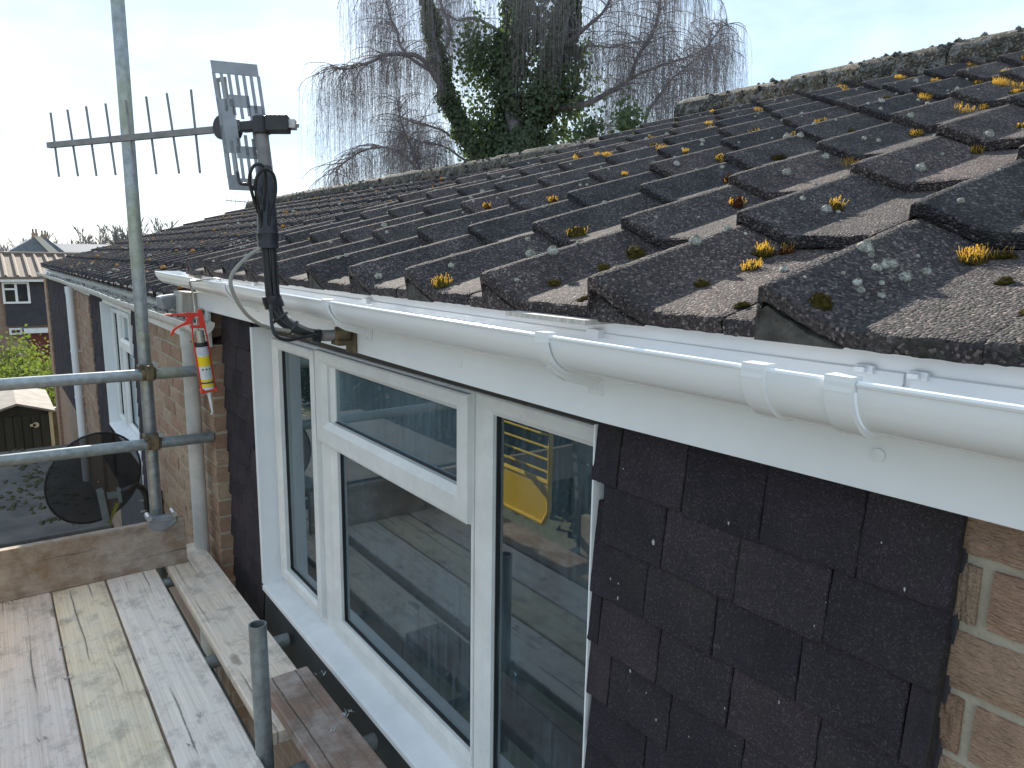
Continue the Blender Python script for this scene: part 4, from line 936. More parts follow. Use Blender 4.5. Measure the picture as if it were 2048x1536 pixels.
def tuft(b, c, r_, S):
    n = 8; of = Vector((c.x*50, c.y*50, 0)); top = []
    prof = [(1, -.1), (1.02, .25), (.72, .55), (.3, .72)]; rings = []
    for rr_, zz in prof:
        rings.append([c+S[0]*(math.cos(a)*r_*rr_*(1+.3*noise.noise((math.cos(a)*2, math.sin(a)*2, of.x))))+S[1]*(math.sin(a)*r_*rr_*(1+.3*noise.noise((math.sin(a)*2, of.y, math.cos(a)*2))))+S[2]*(r_*zz*1.35) for a in [2*math.pi*j/n for j in range(n)]])
    b.loft(rings, True); b.f.append(tuple(range(len(b.v)-n, len(b.v)))); b.m.append(0)
    for k in range(int(14+r_*3200)):
        a = U(0, 6.283); q = U(0, 1); p = c+S[0]*math.cos(a)*r_*q+S[1]*math.sin(a)*r_*q+S[2]*r_*(.95*(1-q*q)+.02); d = S[2]*r_*.35+(S[0]*math.cos(a)+S[1]*math.sin(a))*r_*.3*q; s = S[0].cross(d).normalized()*r_*.10
        b.add([p-s, p+s, p+d+Vector((U(-1, 1), U(-1, 1), U(0, 1)))*r_*.15], [(0, 1, 2)])
SB = (XB, Vector((0, 1, 0)), NB)
def on_tile(drop, i, j, lx, ly):
    mw = TILES[(round(drop, 3), i, j)]; z = ztop(ly); p = mw @ Vector((lx, ly, z))
    sl = (ztop(min(.06, ly+.003))-ztop(max(-.236, ly-.003)))/.006
    nrm = (NB*1-Vector((0, 1, 0))*max(-1.2, min(1.2, sl))).normalized(); e1 = XB; e2 = nrm.cross(e1).normalized()
    return p, (e1, e2, nrm)
def moss_at(parent, p, S, r_, red=False, ln=1.0):
    me = MOSSR if red else MOSS[rnd.randrange(4)]
    M4 = Matrix(((S[0].x, S[1].x, S[2].x, 0), (S[0].y, S[1].y, S[2].y, 0), (S[0].z, S[1].z, S[2].z, 0), (0, 0, 0, 1)))
    place('moss_cushion', me, parent, Matrix.Translation(p-S[2]*r_*.08) @ M4 @ Matrix.Rotation(U(0, 6.28), 4, 'Z') @ Matrix.Diagonal((r_*ln, r_, r_*U(.9, 1.4), 1)))
def roof_point(u, v):                                  # nearest tile surface under a viewed spot
    r = ray(u, v).normalized(); best = None
    dg = bpy.context.evaluated_depsgraph_get()
    return r
bst, bli = MB(), MB()
nco = 15
for i in range(nco):
    for j in range(NC):
        near = j*.4+max(0, i-4)*.25
        for k in range(rnd.choice((2, 3, 4, 5))):     # lichen tufts, mostly on the shaded slope
            ly = U(-.09, .0) if U(0, 1) < .65 else U(-.23, -.1); lx = U(.02, .36); p, S = on_tile(0, i, j, lx, ly)
            tuft(bli, p, U(.0028, .0075) if U(0, 1) < .85 else U(.008, .012), S)
        pm = .9 if j > 0 else .5
        if U(0, 1) < pm:                               # moss along the foot of the slope, under the next course
            ly = U(-.14, -.075); lx = U(.22, .35) if U(0, 1) < .6 else U(.03, .2); p, S = on_tile(0, i, j, lx, ly); r_ = U(.008, .019)
            if not (i < 5 and j == 0):
                moss_at(roof1, p, S, r_, U(0, 1) < .12, U(.9, 1.9))
                if U(0, 1) < .75: stalks(bst, p+S[2]*r_*.2, rnd.randrange(30, 80), r_*1.7, U(.012, .024), S, .5)
        for _q in range((1 if U(0, 1) < (.2 if j < 3 else .75) else 0)+(rnd.choice((1, 2)) if i <= 7 and 2 <= j <= 8 else 0)):           # golden stalks along joints and upper edges
            ly = rnd.choice((U(-.10, -.02), U(.02, .058), U(-.236, -.2))); p, S = on_tile(0, i, j, U(.25, .365), ly); stalks(bst, p, rnd.randrange(60, 170), U(.016, .046), U(.013, .025), S, .5)
        if U(0, 1) < .10:
            p, S = on_tile(0, i, j, U(.1, .3), .0595)
            for q in range(6): stalks(bst, p+XB*(.012*q), 4, .006, .005, S)
# larger growth on the nearest tiles
def big(i, j, lx, ly, r_, red=False, ln=1.3, st=0, sh=.02):
    p, S = on_tile(0, i, j, lx, ly); moss_at(roof1, p, S, r_, red, ln)
    if st: stalks(bst, p+S[2]*r_*.3, int(st*2.0), r_*1.5, sh*1.25, S, .4)
big(4, 0, .30, -.105, .014, st=46, sh=.017); big(4, 0, .325, -.128, .011, ln=1.6, st=4, sh=.016); big(4, 0, .205, -.176, .008); big(4, 0, .285, -.222, .020, ln=1.2); big(4, 0, .25, -.226, .012); big(4, 0, .022, -.060, .012, ln=1); big(4, 0, .262, -.228, .014)
for k in range(9): big(4, 0, .10+.016*k, -.2335, U(.003, .006), ln=1.8)
big(5, 0, .31, -.088, .013, ln=1.6, st=34, sh=.016); big(5, 0, .345, -.105, .013, red=True, ln=1.3, st=8, sh=.017); big(5, 0, .13, -.102, .010); big(5, 0, .05, -.23, .007, ln=1.7)
for k in range(12): big(5, 0, .02+.011*k, .052, U(.003, .006), ln=1.8)
big(6, 0, .09, -.095, .011); big(6, 0, .21, -.10, .010); big(4, 1, .11, -.118, .017, ln=1.1); big(4, 1, .08, -.135, .012); big(4, 1, .34, -.09, .012, ln=2.0, st=20); big(3, 0, .3, -.1, .02, st=20)
for (lx, ly, r_) in ((.115, -.062, .011), (.125, -.048, .009), (.15, -.055, .013), (.175, -.045, .011), (.20, -.058, .013), (.10, -.07, .009), (.11, -.085, .010), (.17, -.075, .014), (.145, -.08, .013), (.22, -.085, .013), (.19, -.03, .008), (.21, -.022, .006), (.05, -.016, .006), (.235, -.06, .008), (.13, -.03, .007)):
    p, S = on_tile(0, 4, 0, lx+U(-.02, .02), ly+U(-.01, .01)); tuft(bli, p, r_*U(.3, .6), S)
kind(bst.obj('moss_stalks', MT_STALK, roof1), 'stuff'); kind(bli.obj('lichen', MT_LICHEN, roof1), 'stuff')
for (rf, n0, yc0) in ((roof2, 17, YB), (roof3, 17, YB+17*TW)):
    bl, bo = MB(), MB()
    for i in range(n0):
        for j in range(NC):
            o_ = Vector((XE, yc0+TW*i, Z0-DROP))+SV*(TG*j)-NB*.047
            for k in range(rnd.choice((1, 2, 3, 4))):
                ly = U(-.2, .05); p = o_+XB*U(.03, .35)+Vector((0, ly, 0))+NB*ztop(ly); tuft(bl if U(0, 1) < .6 else bo, p+NB*.003, U(.006, .019), SB)
            if j == 0 and U(0, 1) < .4: p = o_+XB*.01+Vector((0, U(-.1, .03), .0)); tuft(bl, p, U(.008, .016), SB)
    kind(bl.obj('lichen', MT_LICHEN, rf), 'stuff'); kind(bo.obj('orange_lichen', MT_LICHFLAT, rf), 'stuff')

# droppings and paint flecks on the hung tiles
b = MB()
for k in range(46):
    y, z = U(.33, .87), U(-1.3, -.31); c = Vector((.8345, y, z)); s_ = U(.0006, .0016)*(2.2 if U(0, 1) < .12 else 1); el = U(1, 2.6)
    b.add([c+Vector((-.0004, math.cos(a)*s_*U(.7, 1.2), math.sin(a)*s_*el*U(.7, 1.2))) for a in [2*math.pi*j/7 for j in range(7)]], [tuple(range(7))])
kind(b.obj('paint_flecks', simple('chalky_fleck', (.30, .30, .29), (.55, .55, .53), .9, 50), house), 'stuff')
# moss on ridges
for rf, y0_, y1_, zz in ((roof1, -.9, VERGE1, ZR), (roof2, VERGE1, YB+17*TW, ZR-DROP), (roof3, YB+17*TW, YB+34*TW, ZR-DROP)):
    b = MB()
    for k in range(int((y1_-y0_)*46)):
        y = U(y0_, y1_); a = R(U(60, 165)); p = Vector((XR+math.cos(a)*.118, y, zz-.055+math.sin(a)*.116)); n_ = Vector((math.cos(a), 0, math.sin(a))); S = (Vector((0, 1, 0)), n_.cross(Vector((0, 1, 0))), n_); tuft(b, p, U(.006, .018), S)
    kind(b.obj('ridge_moss', MT_RIDGE, rf), 'stuff')

# ================================================================== WEEPING BIRCH WITH IVY
tr_ = empty('birch_tree'); tag(tr_, 'tall bare weeping birch with ivy-clad trunks rising behind the roof', 'tree')
DT = 17.0
def T(u, v, d=0.0): return ray(u, v)*(DT+d)
limbs = [  # (points (u,v,depth offset), r0, r1, ivy radius or 0)
 ([(1040, 700, 0), (1045, 420, 0), (1035, 330, 0), (1030, 250, 0), (1012, 160, .1), (1022, 80, .2), (1036, 0, .3), (1050, -120, .4), (1040, -260, .4)], .30, .12, .44),
 ([(1000, 520, .1), (965, 340, .3), (930, 270, .6), (900, 205, .8), (882, 140, 1), (866, 75, 1.2), (856, 0, 1.3), (835, -110, 1.4)], .20, .07, .26),
 ([(1045, 420, 0), (1062, 270, -.3), (1095, 170, -.5), (1118, 90, -.7), (1140, 10, -.8), (1150, -90, -.9)], .18, .08, .36),
 ([(905, 215, .8), (862, 140, .3), (832, 113, 0), (780, 110, -.3), (735, 124, -.5), (700, 140, -.7), (672, 140, -.8)], .075, .018, .0),
 ([(860, 140, .4), (812, 108, .6), (795, 70, .8), (780, 30, .9), (765, -30, 1)], .05, .02, 0),
 ([(878, 130, 1), (900, 60, 1.6), (880, 0, 2.1), (900, -60, 2.3)], .05, .02, 0),
 ([(1020, 80, .2), (960, 40, 1.2), (915, 40, 1.8), (880, 20, 2.3)], .05, .015, 0),
 ([(1120, 90, -.6), (1165, 62, -1), (1205, 20, -1.2), (1235, -40, -1.4)], .06, .02, 0),
 ([(1110, 120, -.6), (1170, 95, 1), (1230, 92, 1.5), (1275, 85, 1.9)], .045, .015, 0),
 ([(1085, 215, -.4), (1165, 208, -.8), (1225, 180, -1.2), (1262, 155, -1.4), (1285, 100, -1.6), (1310, 55, -1.7), (1322, 0, -1.8), (1318, -60, -1.9)], .08, .02, 0),
 ([(1258, 160, -1.4), (1310, 135, -1.2), (1365, 118, -1), (1405, 100, -.9), (1440, 60, -.8), (1455, 50, -.8)], .04, .01, 0),
 ([(1285, 255, -2.0), (1300, 215, -2.1), (1330, 170, -2.2), (1385, 125, -2.2), (1420, 100, -2.2)], .04, .012, 0),
 ([(1080, 330, .5), (1150, 280, 1.2), (1200, 250, 1.6), (1240, 255, 2)], .04, .012, 0),
 ([(940, 300, .5), (890, 265, 1.2), (845, 250, 1.6), (815, 235, 1.8)], .045, .014, 0),
 ([(850, 380, .6), (835, 330, .6), (818, 290, .5), (800, 235, .4), (792, 195, .3)], .05, .012, 0),
 ([(840, 345, .6), (790, 300, .2), (740, 295, -.2), (700, 318, -.4), (670, 345, -.5)], .035, .01, 0),
 ([(950, 330, .5), (880, 290, .8), (840, 285, .9), (800, 262, 1)], .035, .01, 0),
 ([(1030, 0, .3), (980, -60, -.5), (900, -90, -1), (800, -60, -1.4), (730, -30, -1.6)], .07, .02, 0),
 ([(1036, 0, .3), (1120, -80, .6), (1230, -90, .8), (1330, -60, 1), (1400, -10, 1.1)], .07, .02, 0),
 ([(1020, 60, .2), (1070, -30, -1.5), (1110, -60, -2.4)], .05, .02, 0),
]
def lod(pl): return 0
b = MB(); bb = MB(); LP = []
for k, (pts, r0, r1, iv) in enumerate(limbs):
    pp = bez([T(*p) for p in pts], 5); n = len(pp)
    if k > 0: pp = [p+Vector(noise.noise_vector(p*1.7))*.06 for p in pp]
    rs = [r0+(r1-r0)*(i/(n-1))**.8 for i in range(n)]
    (b if iv else bb).tube(pp, rs, 9 if iv else 7); LP.append((pp, rs, iv))
b.tube([T(1040, 690, 0), Vector((T(1040, 690).x, T(1040, 690).y, -5.4))], [.30, .42], 10)
b.obj('trunk', MT_BARK, tr_, smooth=True); bb.obj('branches', MT_BARK, tr_, smooth=True)
b = MB(); b2 = MB()
def strand(p, ln, dirx, r_=.0025):
    n = 6; pts = [p]; d = dirx.normalized()*.7+Vector((0, 0, .1)); ph = U(0, 6)
    for k in range(n):
        q = (k+1)/n; d = d*.45+Vector((U(-.1, .1), U(-.1, .1), -1))*.6; pts.append(pts[-1]+d.normalized()*ln/n)
    b.tube(pts, [r_*(1-.55*i/n) for i in range(n+1)], 3, caps=False)
    for k in range(2, n):
        if U(0, 1) < .55:
            q = pts[k]; dd = Vector((U(-1, 1), U(-1, 1), U(-.9, .1))).normalized()*U(.05, .16); b.tube([q, q+dd, q+dd+Vector((0, 0, -U(.04, .16)))], [.0026, .002, .0015], 3, caps=False)
def second(p, dv, ln, r_, ns, smin, smax):
    n = 7; pts = [p]; d = dv.normalized()
    for k in range(n):
        d = (d+Vector((U(-.22, .22), U(-.22, .22), U(-.2, .06)-.05*k/2))).normalized(); pts.append(pts[-1]+d*ln/n)
    b2.tube(pts, [r_*(1-.75*i/n)+.003 for i in range(n+1)], 5, caps=False)
    for k in range(ns):
        t = (k+U(0, 1))/ns*n; i = min(n-1, int(t)); q = pts[i].lerp(pts[i+1], t-i); strand(q, U(smin, smax), Vector((U(-1, 1), U(-1, 1), .1))+d*.6)
for k, (pp, rs, iv) in enumerate(LP):
    if iv:
        for q in range(3):
            i = rnd.randrange(len(pp)//3, len(pp)); a = U(0, 6.28); second(pp[i], Vector((math.cos(a), math.sin(a), U(.1, .6))), U(.9, 2.0), .018, 9, .6, 1.8)
        continue
    n = len(pp); step = 1
    for i in range(n//4, n):
        for rep in range(3):
            t = i/(n-1); d = (pp[min(i+1, n-1)]-pp[i-1]).normalized(); a = U(0, 6.28)
            dv = d*.5+Vector((math.cos(a), math.sin(a), U(-.1, .55)))
            second(pp[i], dv, U(.45, 1.25), .007, rnd.randrange(8, 14), .6, 2.5 if pp[i].z > 3 else 1.0)
    for q in range(9): strand(pp[-1], U(.6, 1.7), Vector((U(-1, 1), U(-1, 1), .3)))
kind(b.obj('hanging_twigs', MT_TWIG, tr_), 'stuff'); kind(b2.obj('secondary_branches', MT_TWIG, tr_), 'stuff')
b = MB(); rr = rnd
def leaf(b, p, nrm, s):
    a = nrm.orthogonal().normalized(); c = nrm.cross(a); q = rr.uniform(0, 6.28); u_ = a*math.cos(q)+c*math.sin(q); v_ = nrm.cross(u_)
    b.add([p-u_*s*.5, p+v_*s*.45+nrm*s*.12, p+u_*s*.6, p-v_*s*.45+nrm*s*.12], [(0, 1, 2), (0, 2, 3)])
for k, (pp, rs, iv) in enumerate(LP):
    if not iv: continue
    n = len(pp)
    for q in range(int(17000*iv/.5) if k != 1 else 8500):
        t = U(.12, 1); i = min(n-2, int(t*(n-1))); c = pp[i].lerp(pp[i+1], U(0, 1)); a = U(0, 6.28); h = U(-1, 1)
        cl = noise.noise(Vector((c.x*1.3+math.cos(a)*.7, c.y*1.3+math.sin(a)*.7, c.z*1.5)))
        if cl < -.22: continue
        rad = iv*(.85+1.05*cl)*(1.15 if c.z < 4 else .85)*math.sqrt(U(.15, 1.1))
        if rad < rs[i]*.8: rad = rs[i]*U(.95, 1.3)
        o_ = Vector((math.cos(a), math.sin(a), 0)); p = c+o_*rad+Vector((0, 0, U(-.12, .12)))
        leaf(b, p, (o_+Vector((U(-.8, .8), U(-.8, .8), U(-.2, .9)))).normalized(), U(.06, .12))
for cx, cyv, cz_ in ((1090, 300, 0), (1000, 300, .4), (970, 270, .5), (1130, 190, -.4), (1030, 140, 0), (1075, 60, -.3), (1180, 275, -2), (1255, 250, -3), (1150, 110, -.5), (960, 120, .4)):
    c = T(cx, cyv, cz_); s = .55 if cx < 1150 else .28
    for q in range(1700 if s > .5 else 420): leaf(b, c+Vector((rnd.gauss(0, s*.6), rnd.gauss(0, s*.6), rnd.gauss(0, s*.75))), Vector((U(-1, 1), U(-1, 1), U(-.3, 1))).normalized(), U(.06, .12))
kind(b.obj('ivy_leaves', MT_IVY, tr_), 'stuff')

# ================================================================== FAR BUILDINGS AND TREES
fh = empty('distant_house'); tag(fh, 'brown-tiled house with dark cladding and red door beyond the end of the terrace', 'house')
Y0 = 40.0; xa, xb = -4.0, 9.0
b = MB(); b.box((xa, Y0+.1, -6.6), (xb, Y0+8, -1.25)); b.obj('wall', MT_BRICKFAR, fh)
b = MB(); b.box((.66, Y0-.02, -3.38), (3.2, Y0+.09, -1.25)); b.obj('cladding', MT_DARKCLAD, fh)
b = MB(); b.box((xa, Y0-.4, -1.36), (xb, Y0-.36, -1.12)); b.obj('fascia', MT_FRAME, fh)
b = MB(); b.prism([(Y0-.45, -1.14), (Y0+4, -.16), (Y0+8.4, -1.14), (Y0+8.4, -1.24), (Y0+4, -.3), (Y0-.45, -1.24)], (xa, 0, 0), (0, 1, 0), (0, 0, 1), (1, 0, 0), xb-xa); rf = b.obj('roof', MT_TROUGH, fh)
for k in range(29):
    x = xa+.2+k*.45; b = MB(); b.prism([(0, 0), (.06, .09), (.13, .09), (.19, 0)], (x, Y0-.45, -1.14), (1, 0, 0), (0, -.2149, .9766), (0, .9766, .2149), 4.5); b.obj('tile_rib', MT_TROUGH, rf)
b = MB(); b.tube([(xa, Y0+4, -.16), (xb, Y0+4, -.16)], .14, 10); b.obj('ridge', MT_TROUGH, rf)
def far_window(x0, x1, z0, z1, split=True):
    b = MB(); t = .09; f = Y0-.08
    for q in ((x0, x0+t, z0, z1), (x1-t, x1, z0, z1), (x0+t, x1-t, z0, z0+t), (x0+t, x1-t, z1-t, z1)): b.box((q[0], f, q[2]), (q[1], f+.09, q[3]))
    if split: m_ = (x0+x1)/2; b.box((m_-.05, f, z0+t), (m_+.05, f+.09, z1-t)); b.box((x0+t, f, z1-.36), (m_-.05, f+.09, z1-.28))
    wo = b.obj('window', MT_FRAME, fh); b = MB(); b.box((x0+t, f+.05, z0+t), (x1-t, f+.06, z1-t)); b.obj('pane', MT_DARKGL, wo)
far_window(.62, 1.66, -2.36, -1.38); far_window(.72, 1.22, -3.78, -3.48, False); far_window(-2.6, -1.2, -2.36, -1.38)
b = MB(); b.box((1.28, Y0-.35, -3.72), (2.2, Y0-.0, -3.5)); b.obj('door_canopy', MT_FRAME, fh)
b = MB(); b.box((1.45, Y0-.08, -5.9), (2.4, Y0-.02, -3.74)); b.obj('door', MT_REDDOOR, fh)
b = MB(); b.box((2.45, Y0-.9, -6.5), (2.9, Y0-.05, -3.7)); b.obj('porch_wall', MT_STUCCO, fh)
b = MB(); b.box((.5, Y0-1.3, -6.5), (1.3, Y0-1.15, -3.95)); b.obj('brick_screen', MT_BRICKFAR, fh)
# slate-roofed house with chimneys
sh = empty('distant_house'); tag(sh, 'slate-roofed house with two chimneys on the horizon at the left', 'house')
yy = 95.0; zb_ = .1
b = MB(); b.prism([(1.5, -.6), (4.85, 1.55), (7.2, -.6)], (0, yy, 0), (1, 0, 0), (0, 0, 1), (0, 1, 0), 9); b.obj('roof', MT_BLUEROOF, sh)
b = MB(); b.prism([(4.8, 1.62), (5.4, 1.66), (7.4, -.5), (6.4, -.5)], (0, yy-.3, 0), (1, 0, 0), (0, 0, 1), (0, 1, 0), .25); b.obj('barge_slope', MT_STUCCO, sh)
b = MB(); b.box((1.9, yy+.2, -9), (7, yy+8, -.55)); b.obj('wall', MT_STUCCO, sh)
b = MB(); b.prism([(5.2, 1.4), (6.3, 1.55), (8.3, -.3), (5.2, -.3)], (0, yy+5, 0), (1, 0, 0), (0, 0, 1), (0, 1, 0), 6); b.obj('rear_roof', MT_BLUEROOF, sh)
for x, y in ((4.95, yy+.6), (6.1, yy+6)):
    b = MB(); b.box((x-.3, y-.3, .8), (x+.3, y+.3, 2.0)); c_ = b.obj('chimney', MT_BRICKFAR, sh)
    for dx in (-.15, .15):
        b = MB(); b.tube([(x+dx, y, 2.0), (x+dx, y, 2.45)], .09, 8); b.obj('chimney_pot', MT_TROUGH, c_)
lr = empty('distant_house'); tag(lr, 'long low slate roof running right from the chimneyed house', 'house')
b = MB(); b.prism([(yy+10, .0), (yy+14, 1.05), (yy+18, 0)], (7.0, 0, 0), (0, 1, 0), (0, 0, 1), (1, 0, 0), 16); b.obj('roof', MT_BLUEROOF, lr)
b = MB(); b.box((7.1, yy+10.3, -9), (22.9, yy+17.6, -.02)); b.obj('wall', MT_STUCCO, lr)
# bare trees along the horizon
def bare(seed):
    r2 = random.Random(seed); tb_, tw = MB(), MB()
    def br(p, d, ln, r_, lv):
        pts = [p]; n = 4
        for k in range(n): d = (d+Vector((r2.uniform(-.16, .16), r2.uniform(-.16, .16), r2.uniform(-.02, .14)))).normalized(); pts.append(pts[-1]+d*ln/n)
        (tb_ if lv < 2 else tw).tube(pts, [r_*(1-.5*i/n) for i in range(n+1)], 5 if lv < 2 else 3, caps=False)
        if lv >= 5: return
        for k in range(3 if lv < 4 else 4):
            i = r2.randrange(1, n+1) if lv else r2.randrange(2, n+1); a = r2.uniform(0, 6.28)
            br(pts[i], (d+Vector((math.cos(a), math.sin(a), .15))*r2.uniform(.5, 1.0)).normalized(), ln*r2.uniform(.55, .8), max(.05, r_*.55), lv+1)
    for q in range(2): br(Vector((0, 0, 0)), Vector((r2.uniform(-.1, .1), 0, 1)), 4.6, .3, 0)
    return tb_.mesh('trunk', MT_FARTREE), tw.mesh('crown', MT_FARTREE)
BT = [bare(s) for s in (3, 5, 8)]
LBL = ['bare tree at the far left edge above the brown roof', 'bare tree standing just left of the chimneys', 'bare tree directly behind the chimneyed house', 'bare tree right of the chimneys above the long slate roof', 'bare tree above the middle of the long slate roof', 'bare tree just left of the tall scaffold pole', 'bare tree hidden partly by the tall scaffold pole', 'round-crowned bare tree just right of the scaffold pole', 'low bare tree at the right end of the horizon row']
for k, (u, vtop, y) in enumerate(((18, 472, 118), (68, 470, 122), (110, 462, 125), (150, 455, 116), (192, 444, 119), (228, 446, 121), (262, 440, 124), (308, 430, 117), (340, 462, 128))):
    p = at(u, vtop, 'y', y); q = empty('bare_tree'); tag(q, LBL[k], 'tree', 'bare trees on the horizon'); h = p.z+9.0; s = h/max(v_.co.z for v_ in BT[k % 3][1].vertices)
    for me, nm in zip(BT[k % 3], ('trunk', 'crown')): place(nm, me, q, TR((p.x, p.y, -9.0), rz=k*1.3, s=(s*.82, s*.82, s)))
# shed
sh2 = empty('garden_shed'); tag(sh2, 'dark timber garden shed with felted gable roof behind the rails at far left', 'shed')
yf = 14.0; xc, za = .245, -2.44; hw = .46
b = MB(); b.prism([(xc-hw, -5.15), (xc+hw, -5.15), (xc+hw, za-.2), (xc, za-.07), (xc-hw, za-.2)], (0, yf+.1, 0), (1, 0, 0), (0, 0, 1), (0, 1, 0), 1.9); b.obj('body', MT_SHED, sh2)
for s in (-1, 1):
    b = MB(); b.prism([(xc, za), (xc+s*(hw+.06), za-.17), (xc+s*(hw+.06), za-.205), (xc, za-.035)], (0, yf-.05, 0), (1, 0, 0), (0, 0, 1), (0, 1, 0), 2.2); b.obj('roof_panel', MT_FELT, sh2)
for k in range(7):
    b = MB(); x = xc-hw+.02+k*.125; b.box((x, yf+.082, -5.1), (x+.11, yf+.099, za-.24)); b.obj('plank', MT_SHED, sh2)
b = MB(); b.box((xc+hw-.03, yf+.06, -5.15), (xc+hw+.02, yf+.1, za-.21)); b.obj('corner_post', MT_PALEWOOD, sh2)
b = MB(); c = at(72, 850, 'y', yf+.05); b.tube([c, c+Vector((0, .03, 0))], .045, 12); b.box(c+Vector((-.08, 0, -.02)), c+Vector((0, .02, .02))); b.obj('latch', MT_PALEWOOD, sh2)
# fence
fe = empty('garden_fence'); tag(fe, 'brown timber fence panel between the shed and the end house', 'fence')
for k in range(9):
    b = MB(); x = .72+k*.14; b.box((x, 17.2, -5.2), (x+.13, 17.23, -3.25+U(-.02, .02))); b.obj('fence_board', MT_FENCE, fe)
b = MB(); b.box((.7, 17.16, -3.22), (2.1, 17.27, -3.16)); b.obj('capping', MT_STUCCO, fe)
# shrubs
def shrub(label, c, r_, h, n, mat=MT_BUSH):
    q = empty('shrub'); tag(q, label, 'shrub', 'garden shrubs'); b = MB(); s = MB()
    for k in range(26):
        a = U(0, 6.28); t = U(.3, 1); tp = c+Vector((math.cos(a)*r_*t, math.sin(a)*r_*t, h*U(.55, 1.0))); pts = bez([c+Vector((U(-.1, .1), U(-.1, .1), 0)), c.lerp(tp, .55)+Vector((0, 0, h*.12)), tp], 4); s.tube(pts, [.02*(1-.7*i/8) for i in range(9)], 4, caps=False)
        for m_ in range(n//26):
            e_ = pts[rnd.randrange(4, 9)]+Vector((rnd.gauss(0, .17), rnd.gauss(0, .17), rnd.gauss(0, .15))); leaf(b, e_, Vector((U(-1, 1), U(-1, 1), U(-.2, 1))).normalized(), U(.05, .11))
    s.obj('stems', MT_FENCE, q); kind(b.obj('foliage', mat, q), 'stuff')
for lb, u, v, y, r_, n in (('bright yellow-green shrub above the upper rail at the left edge', 22, 700, 21, .7, 1900), ('yellow-green shrub in front of the red door', 80, 705, 23, .55, 1100), ('low green shrub directly behind the shed roof', 62, 760, 17.5, .55, 1300), ('small yellow-green shrub by the end house wall', 100, 735, 20, .4, 800), ('tall green shrub at the far left behind the shed', -10, 735, 19, .7, 1400)):
    p = at(u, v, 'y', y); g0 = ground_z(p.x, y); shrub(lb, Vector((p.x, y, g0)), r_, p.z-g0+.25, n)
# parked red car beyond the shrubs
ca_ = empty('parked_car'); tag(ca_, 'red car parked beyond the shrubs beside the end house', 'car')
c = Vector((1.9, 29.5, -5.93)); b = MB()
prf = [(-2.0, .35), (-2.0, .75), (-1.7, .88), (-1.0, .95), (-.55, 1.42), (.75, 1.45), (1.45, .98), (1.95, .9), (2.02, .4)]
b.loft([[c+Vector((x, s, z)) for x, z in prf] for s in (-.82, .82)], True, True); b.obj('body', MT_CAR, ca_, bevel=.06, seg=3)
b = MB(); b.loft([[c+Vector((x, s, z)) for x, z in ((-.9, 1.0), (-.5, 1.36), (.7, 1.38), (1.25, 1.0))] for s in (-.835, .835)], True, True); b.obj('side_window', MT_DARKGL, ca_)
for x in (-1.25, 1.25):
    for s in (-.75, .75):
        b = MB(); b.tube([c+Vector((x, s-.1, .32)), c+Vector((x, s+.1, .32))], .32, 18); w_ = b.obj('wheel', MT_TYRE, ca_); b = MB(); b.tube([c+Vector((x, s-.11, .32)), c+Vector((x, s+.11, .32))], .2, 14); b.obj('rim', MT_BOLT, w_)
# house across the garden, mirrored in the window
oh = empty('opposite_house'); tag(oh, 'pale house across the gardens, visible only as a reflection in the glass', 'house')
b = MB(); b.box((-22, 8, -5.6), (-15, 34, -.6)); b.obj('wall', MT_BRICKFAR, oh)
b = MB(); b.prism([(-22.5, -.7), (-18.5, 1.5), (-14.6, -.7)], (0, 7.5, 0), (1, 0, 0), (0, 0, 1), (0, 1, 0), 27); b.obj('roof', MT_TROUGH, oh)
for k in range(7):
    y = 10+k*3.4
    for z in (-2.2, -4.9):
        b = MB(); b.box((-15.06, y, z), (-14.96, y+1.5, z+1.15)); wo = b.obj('window', MT_FRAME, oh); b = MB(); b.box((-14.97, y+.1, z+.1), (-14.95, y+1.4, z+1.05)); b.obj('pane', MT_DARKGL, wo)
hd_ = empty('reflection_dark_hedge'); tag(hd_, 'added dark evergreen hedge across the garden that darkens the window reflection', 'hedge')  # added hedge, out of direct view, keeps what the glass reflects dark
b = MB()
for k in range(26000): leaf(b, Vector((-7.5+abs(rnd.gauss(0, .35)), U(-1, 34), U(-5.2, -.9)+.3*noise.noise((k*.1, 0, 0)))), Vector((U(-.3, 1), U(-1, 1), U(-.2, 1))).normalized(), U(.10, .2))
kind(b.obj('foliage', MT_HEDGE, hd_), 'stuff')
b = MB(); b.box((-8.0, -1, -5.3), (-7.4, 34, -1.2)); b.obj('inner_mass', MT_SHED, hd_)

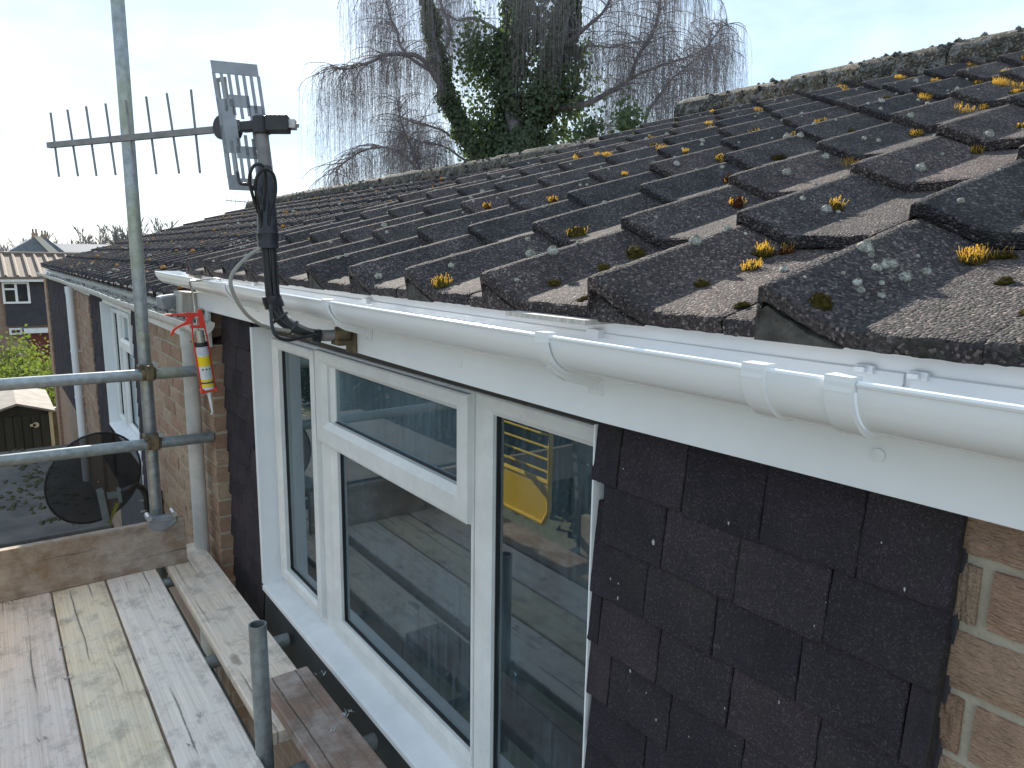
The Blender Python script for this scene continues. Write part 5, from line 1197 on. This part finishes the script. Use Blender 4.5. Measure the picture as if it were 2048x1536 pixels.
# things standing inside on the window board
sb_ = empty('spray_bottle'); tag(sb_, 'white trigger spray bottle standing inside behind the right pane', 'bottle')
p = Vector((1.10, 1.29, -1.374)); b = MB(); rings = []
for r_, z in ((.034, 0), (.038, .01), (.038, .10), (.030, .14), (.014, .17), (.014, .185)): rings.append([p+Vector((math.cos(a)*r_, math.sin(a)*r_*.75, z)) for a in [2*math.pi*j/14 for j in range(14)]])
b.loft(rings, True, True); b.obj('body', MT_NOZZLE, sb_, smooth=True)
b = MB(); b.box(p+Vector((-.015, -.05, .185)), p+Vector((.015, .03, .215))); b.box(p+Vector((-.006, -.045, .13)), p+Vector((.006, -.035, .187))); b.obj('trigger_head', MT_NOZZLE, sb_, bevel=.005)
bb_ = empty('bottle'); tag(bb_, 'small bottle with blue cap standing inside at the bottom of the centre pane', 'bottle')
p = Vector((1.12, 1.50, -1.374)); b = MB(); b.tube([p, p+Vector((0, 0, .07)), p+Vector((0, 0, .085))], [.026, .026, .014], 14); b.obj('body', MT_NOZZLE, bb_, smooth=True)
b = MB(); b.tube([p+Vector((0, 0, .085)), p+Vector((0, 0, .11))], .015, 12); b.obj('cap', simple('blue_cap', (.02, .16, .30), rough=.4), bb_, smooth=True)
pk = empty('storage_bag'); tag(pk, 'dark crumpled bag lying inside at the foot of the right pane', 'bag')
b = MB(); rings = []
for q in range(9):
    t = q/8; y = .96+.26*t; rings.append([Vector((1.11+math.cos(a)*.07*(.4+math.sin(t*3.1))*(1+.2*noise.noise((a, t*4, 1))), y, -1.36+.05*(.3+math.sin(t*3.1))+math.sin(a)*.05*(.3+math.sin(t*3.1)))) for a in [2*math.pi*j/12 for j in range(12)]])
b.loft(rings, True, True); b.obj('body', MT_BLACKPL, pk, smooth=True)

# ------------------------------------------------------------------ put each thing's origin at its own base
bpy.context.view_layer.update()
def subtree(o):
    r = [o]
    for c in o.children: r += subtree(c)
    return r
for o in [o for o in bpy.data.objects if o.parent is None and o.type in ('EMPTY', 'MESH') and 'category' in o]:
    pts = [m.matrix_world @ Vector(c) for m in subtree(o) if m.type == 'MESH' for c in m.bound_box]
    if not pts: continue
    lo = Vector([min(p[k] for p in pts) for k in range(3)]); hi = Vector([max(p[k] for p in pts) for k in range(3)]); base = Vector(((lo.x+hi.x)/2, (lo.y+hi.y)/2, lo.z))
    if o.type == 'MESH':
        if o.data.users == 1 and not o.children: o.data.transform(Matrix.Translation(-base)); o.location = base
    else:
        o.location = base
        for c in o.children: c.matrix_parent_inverse = Matrix.Translation(-base)
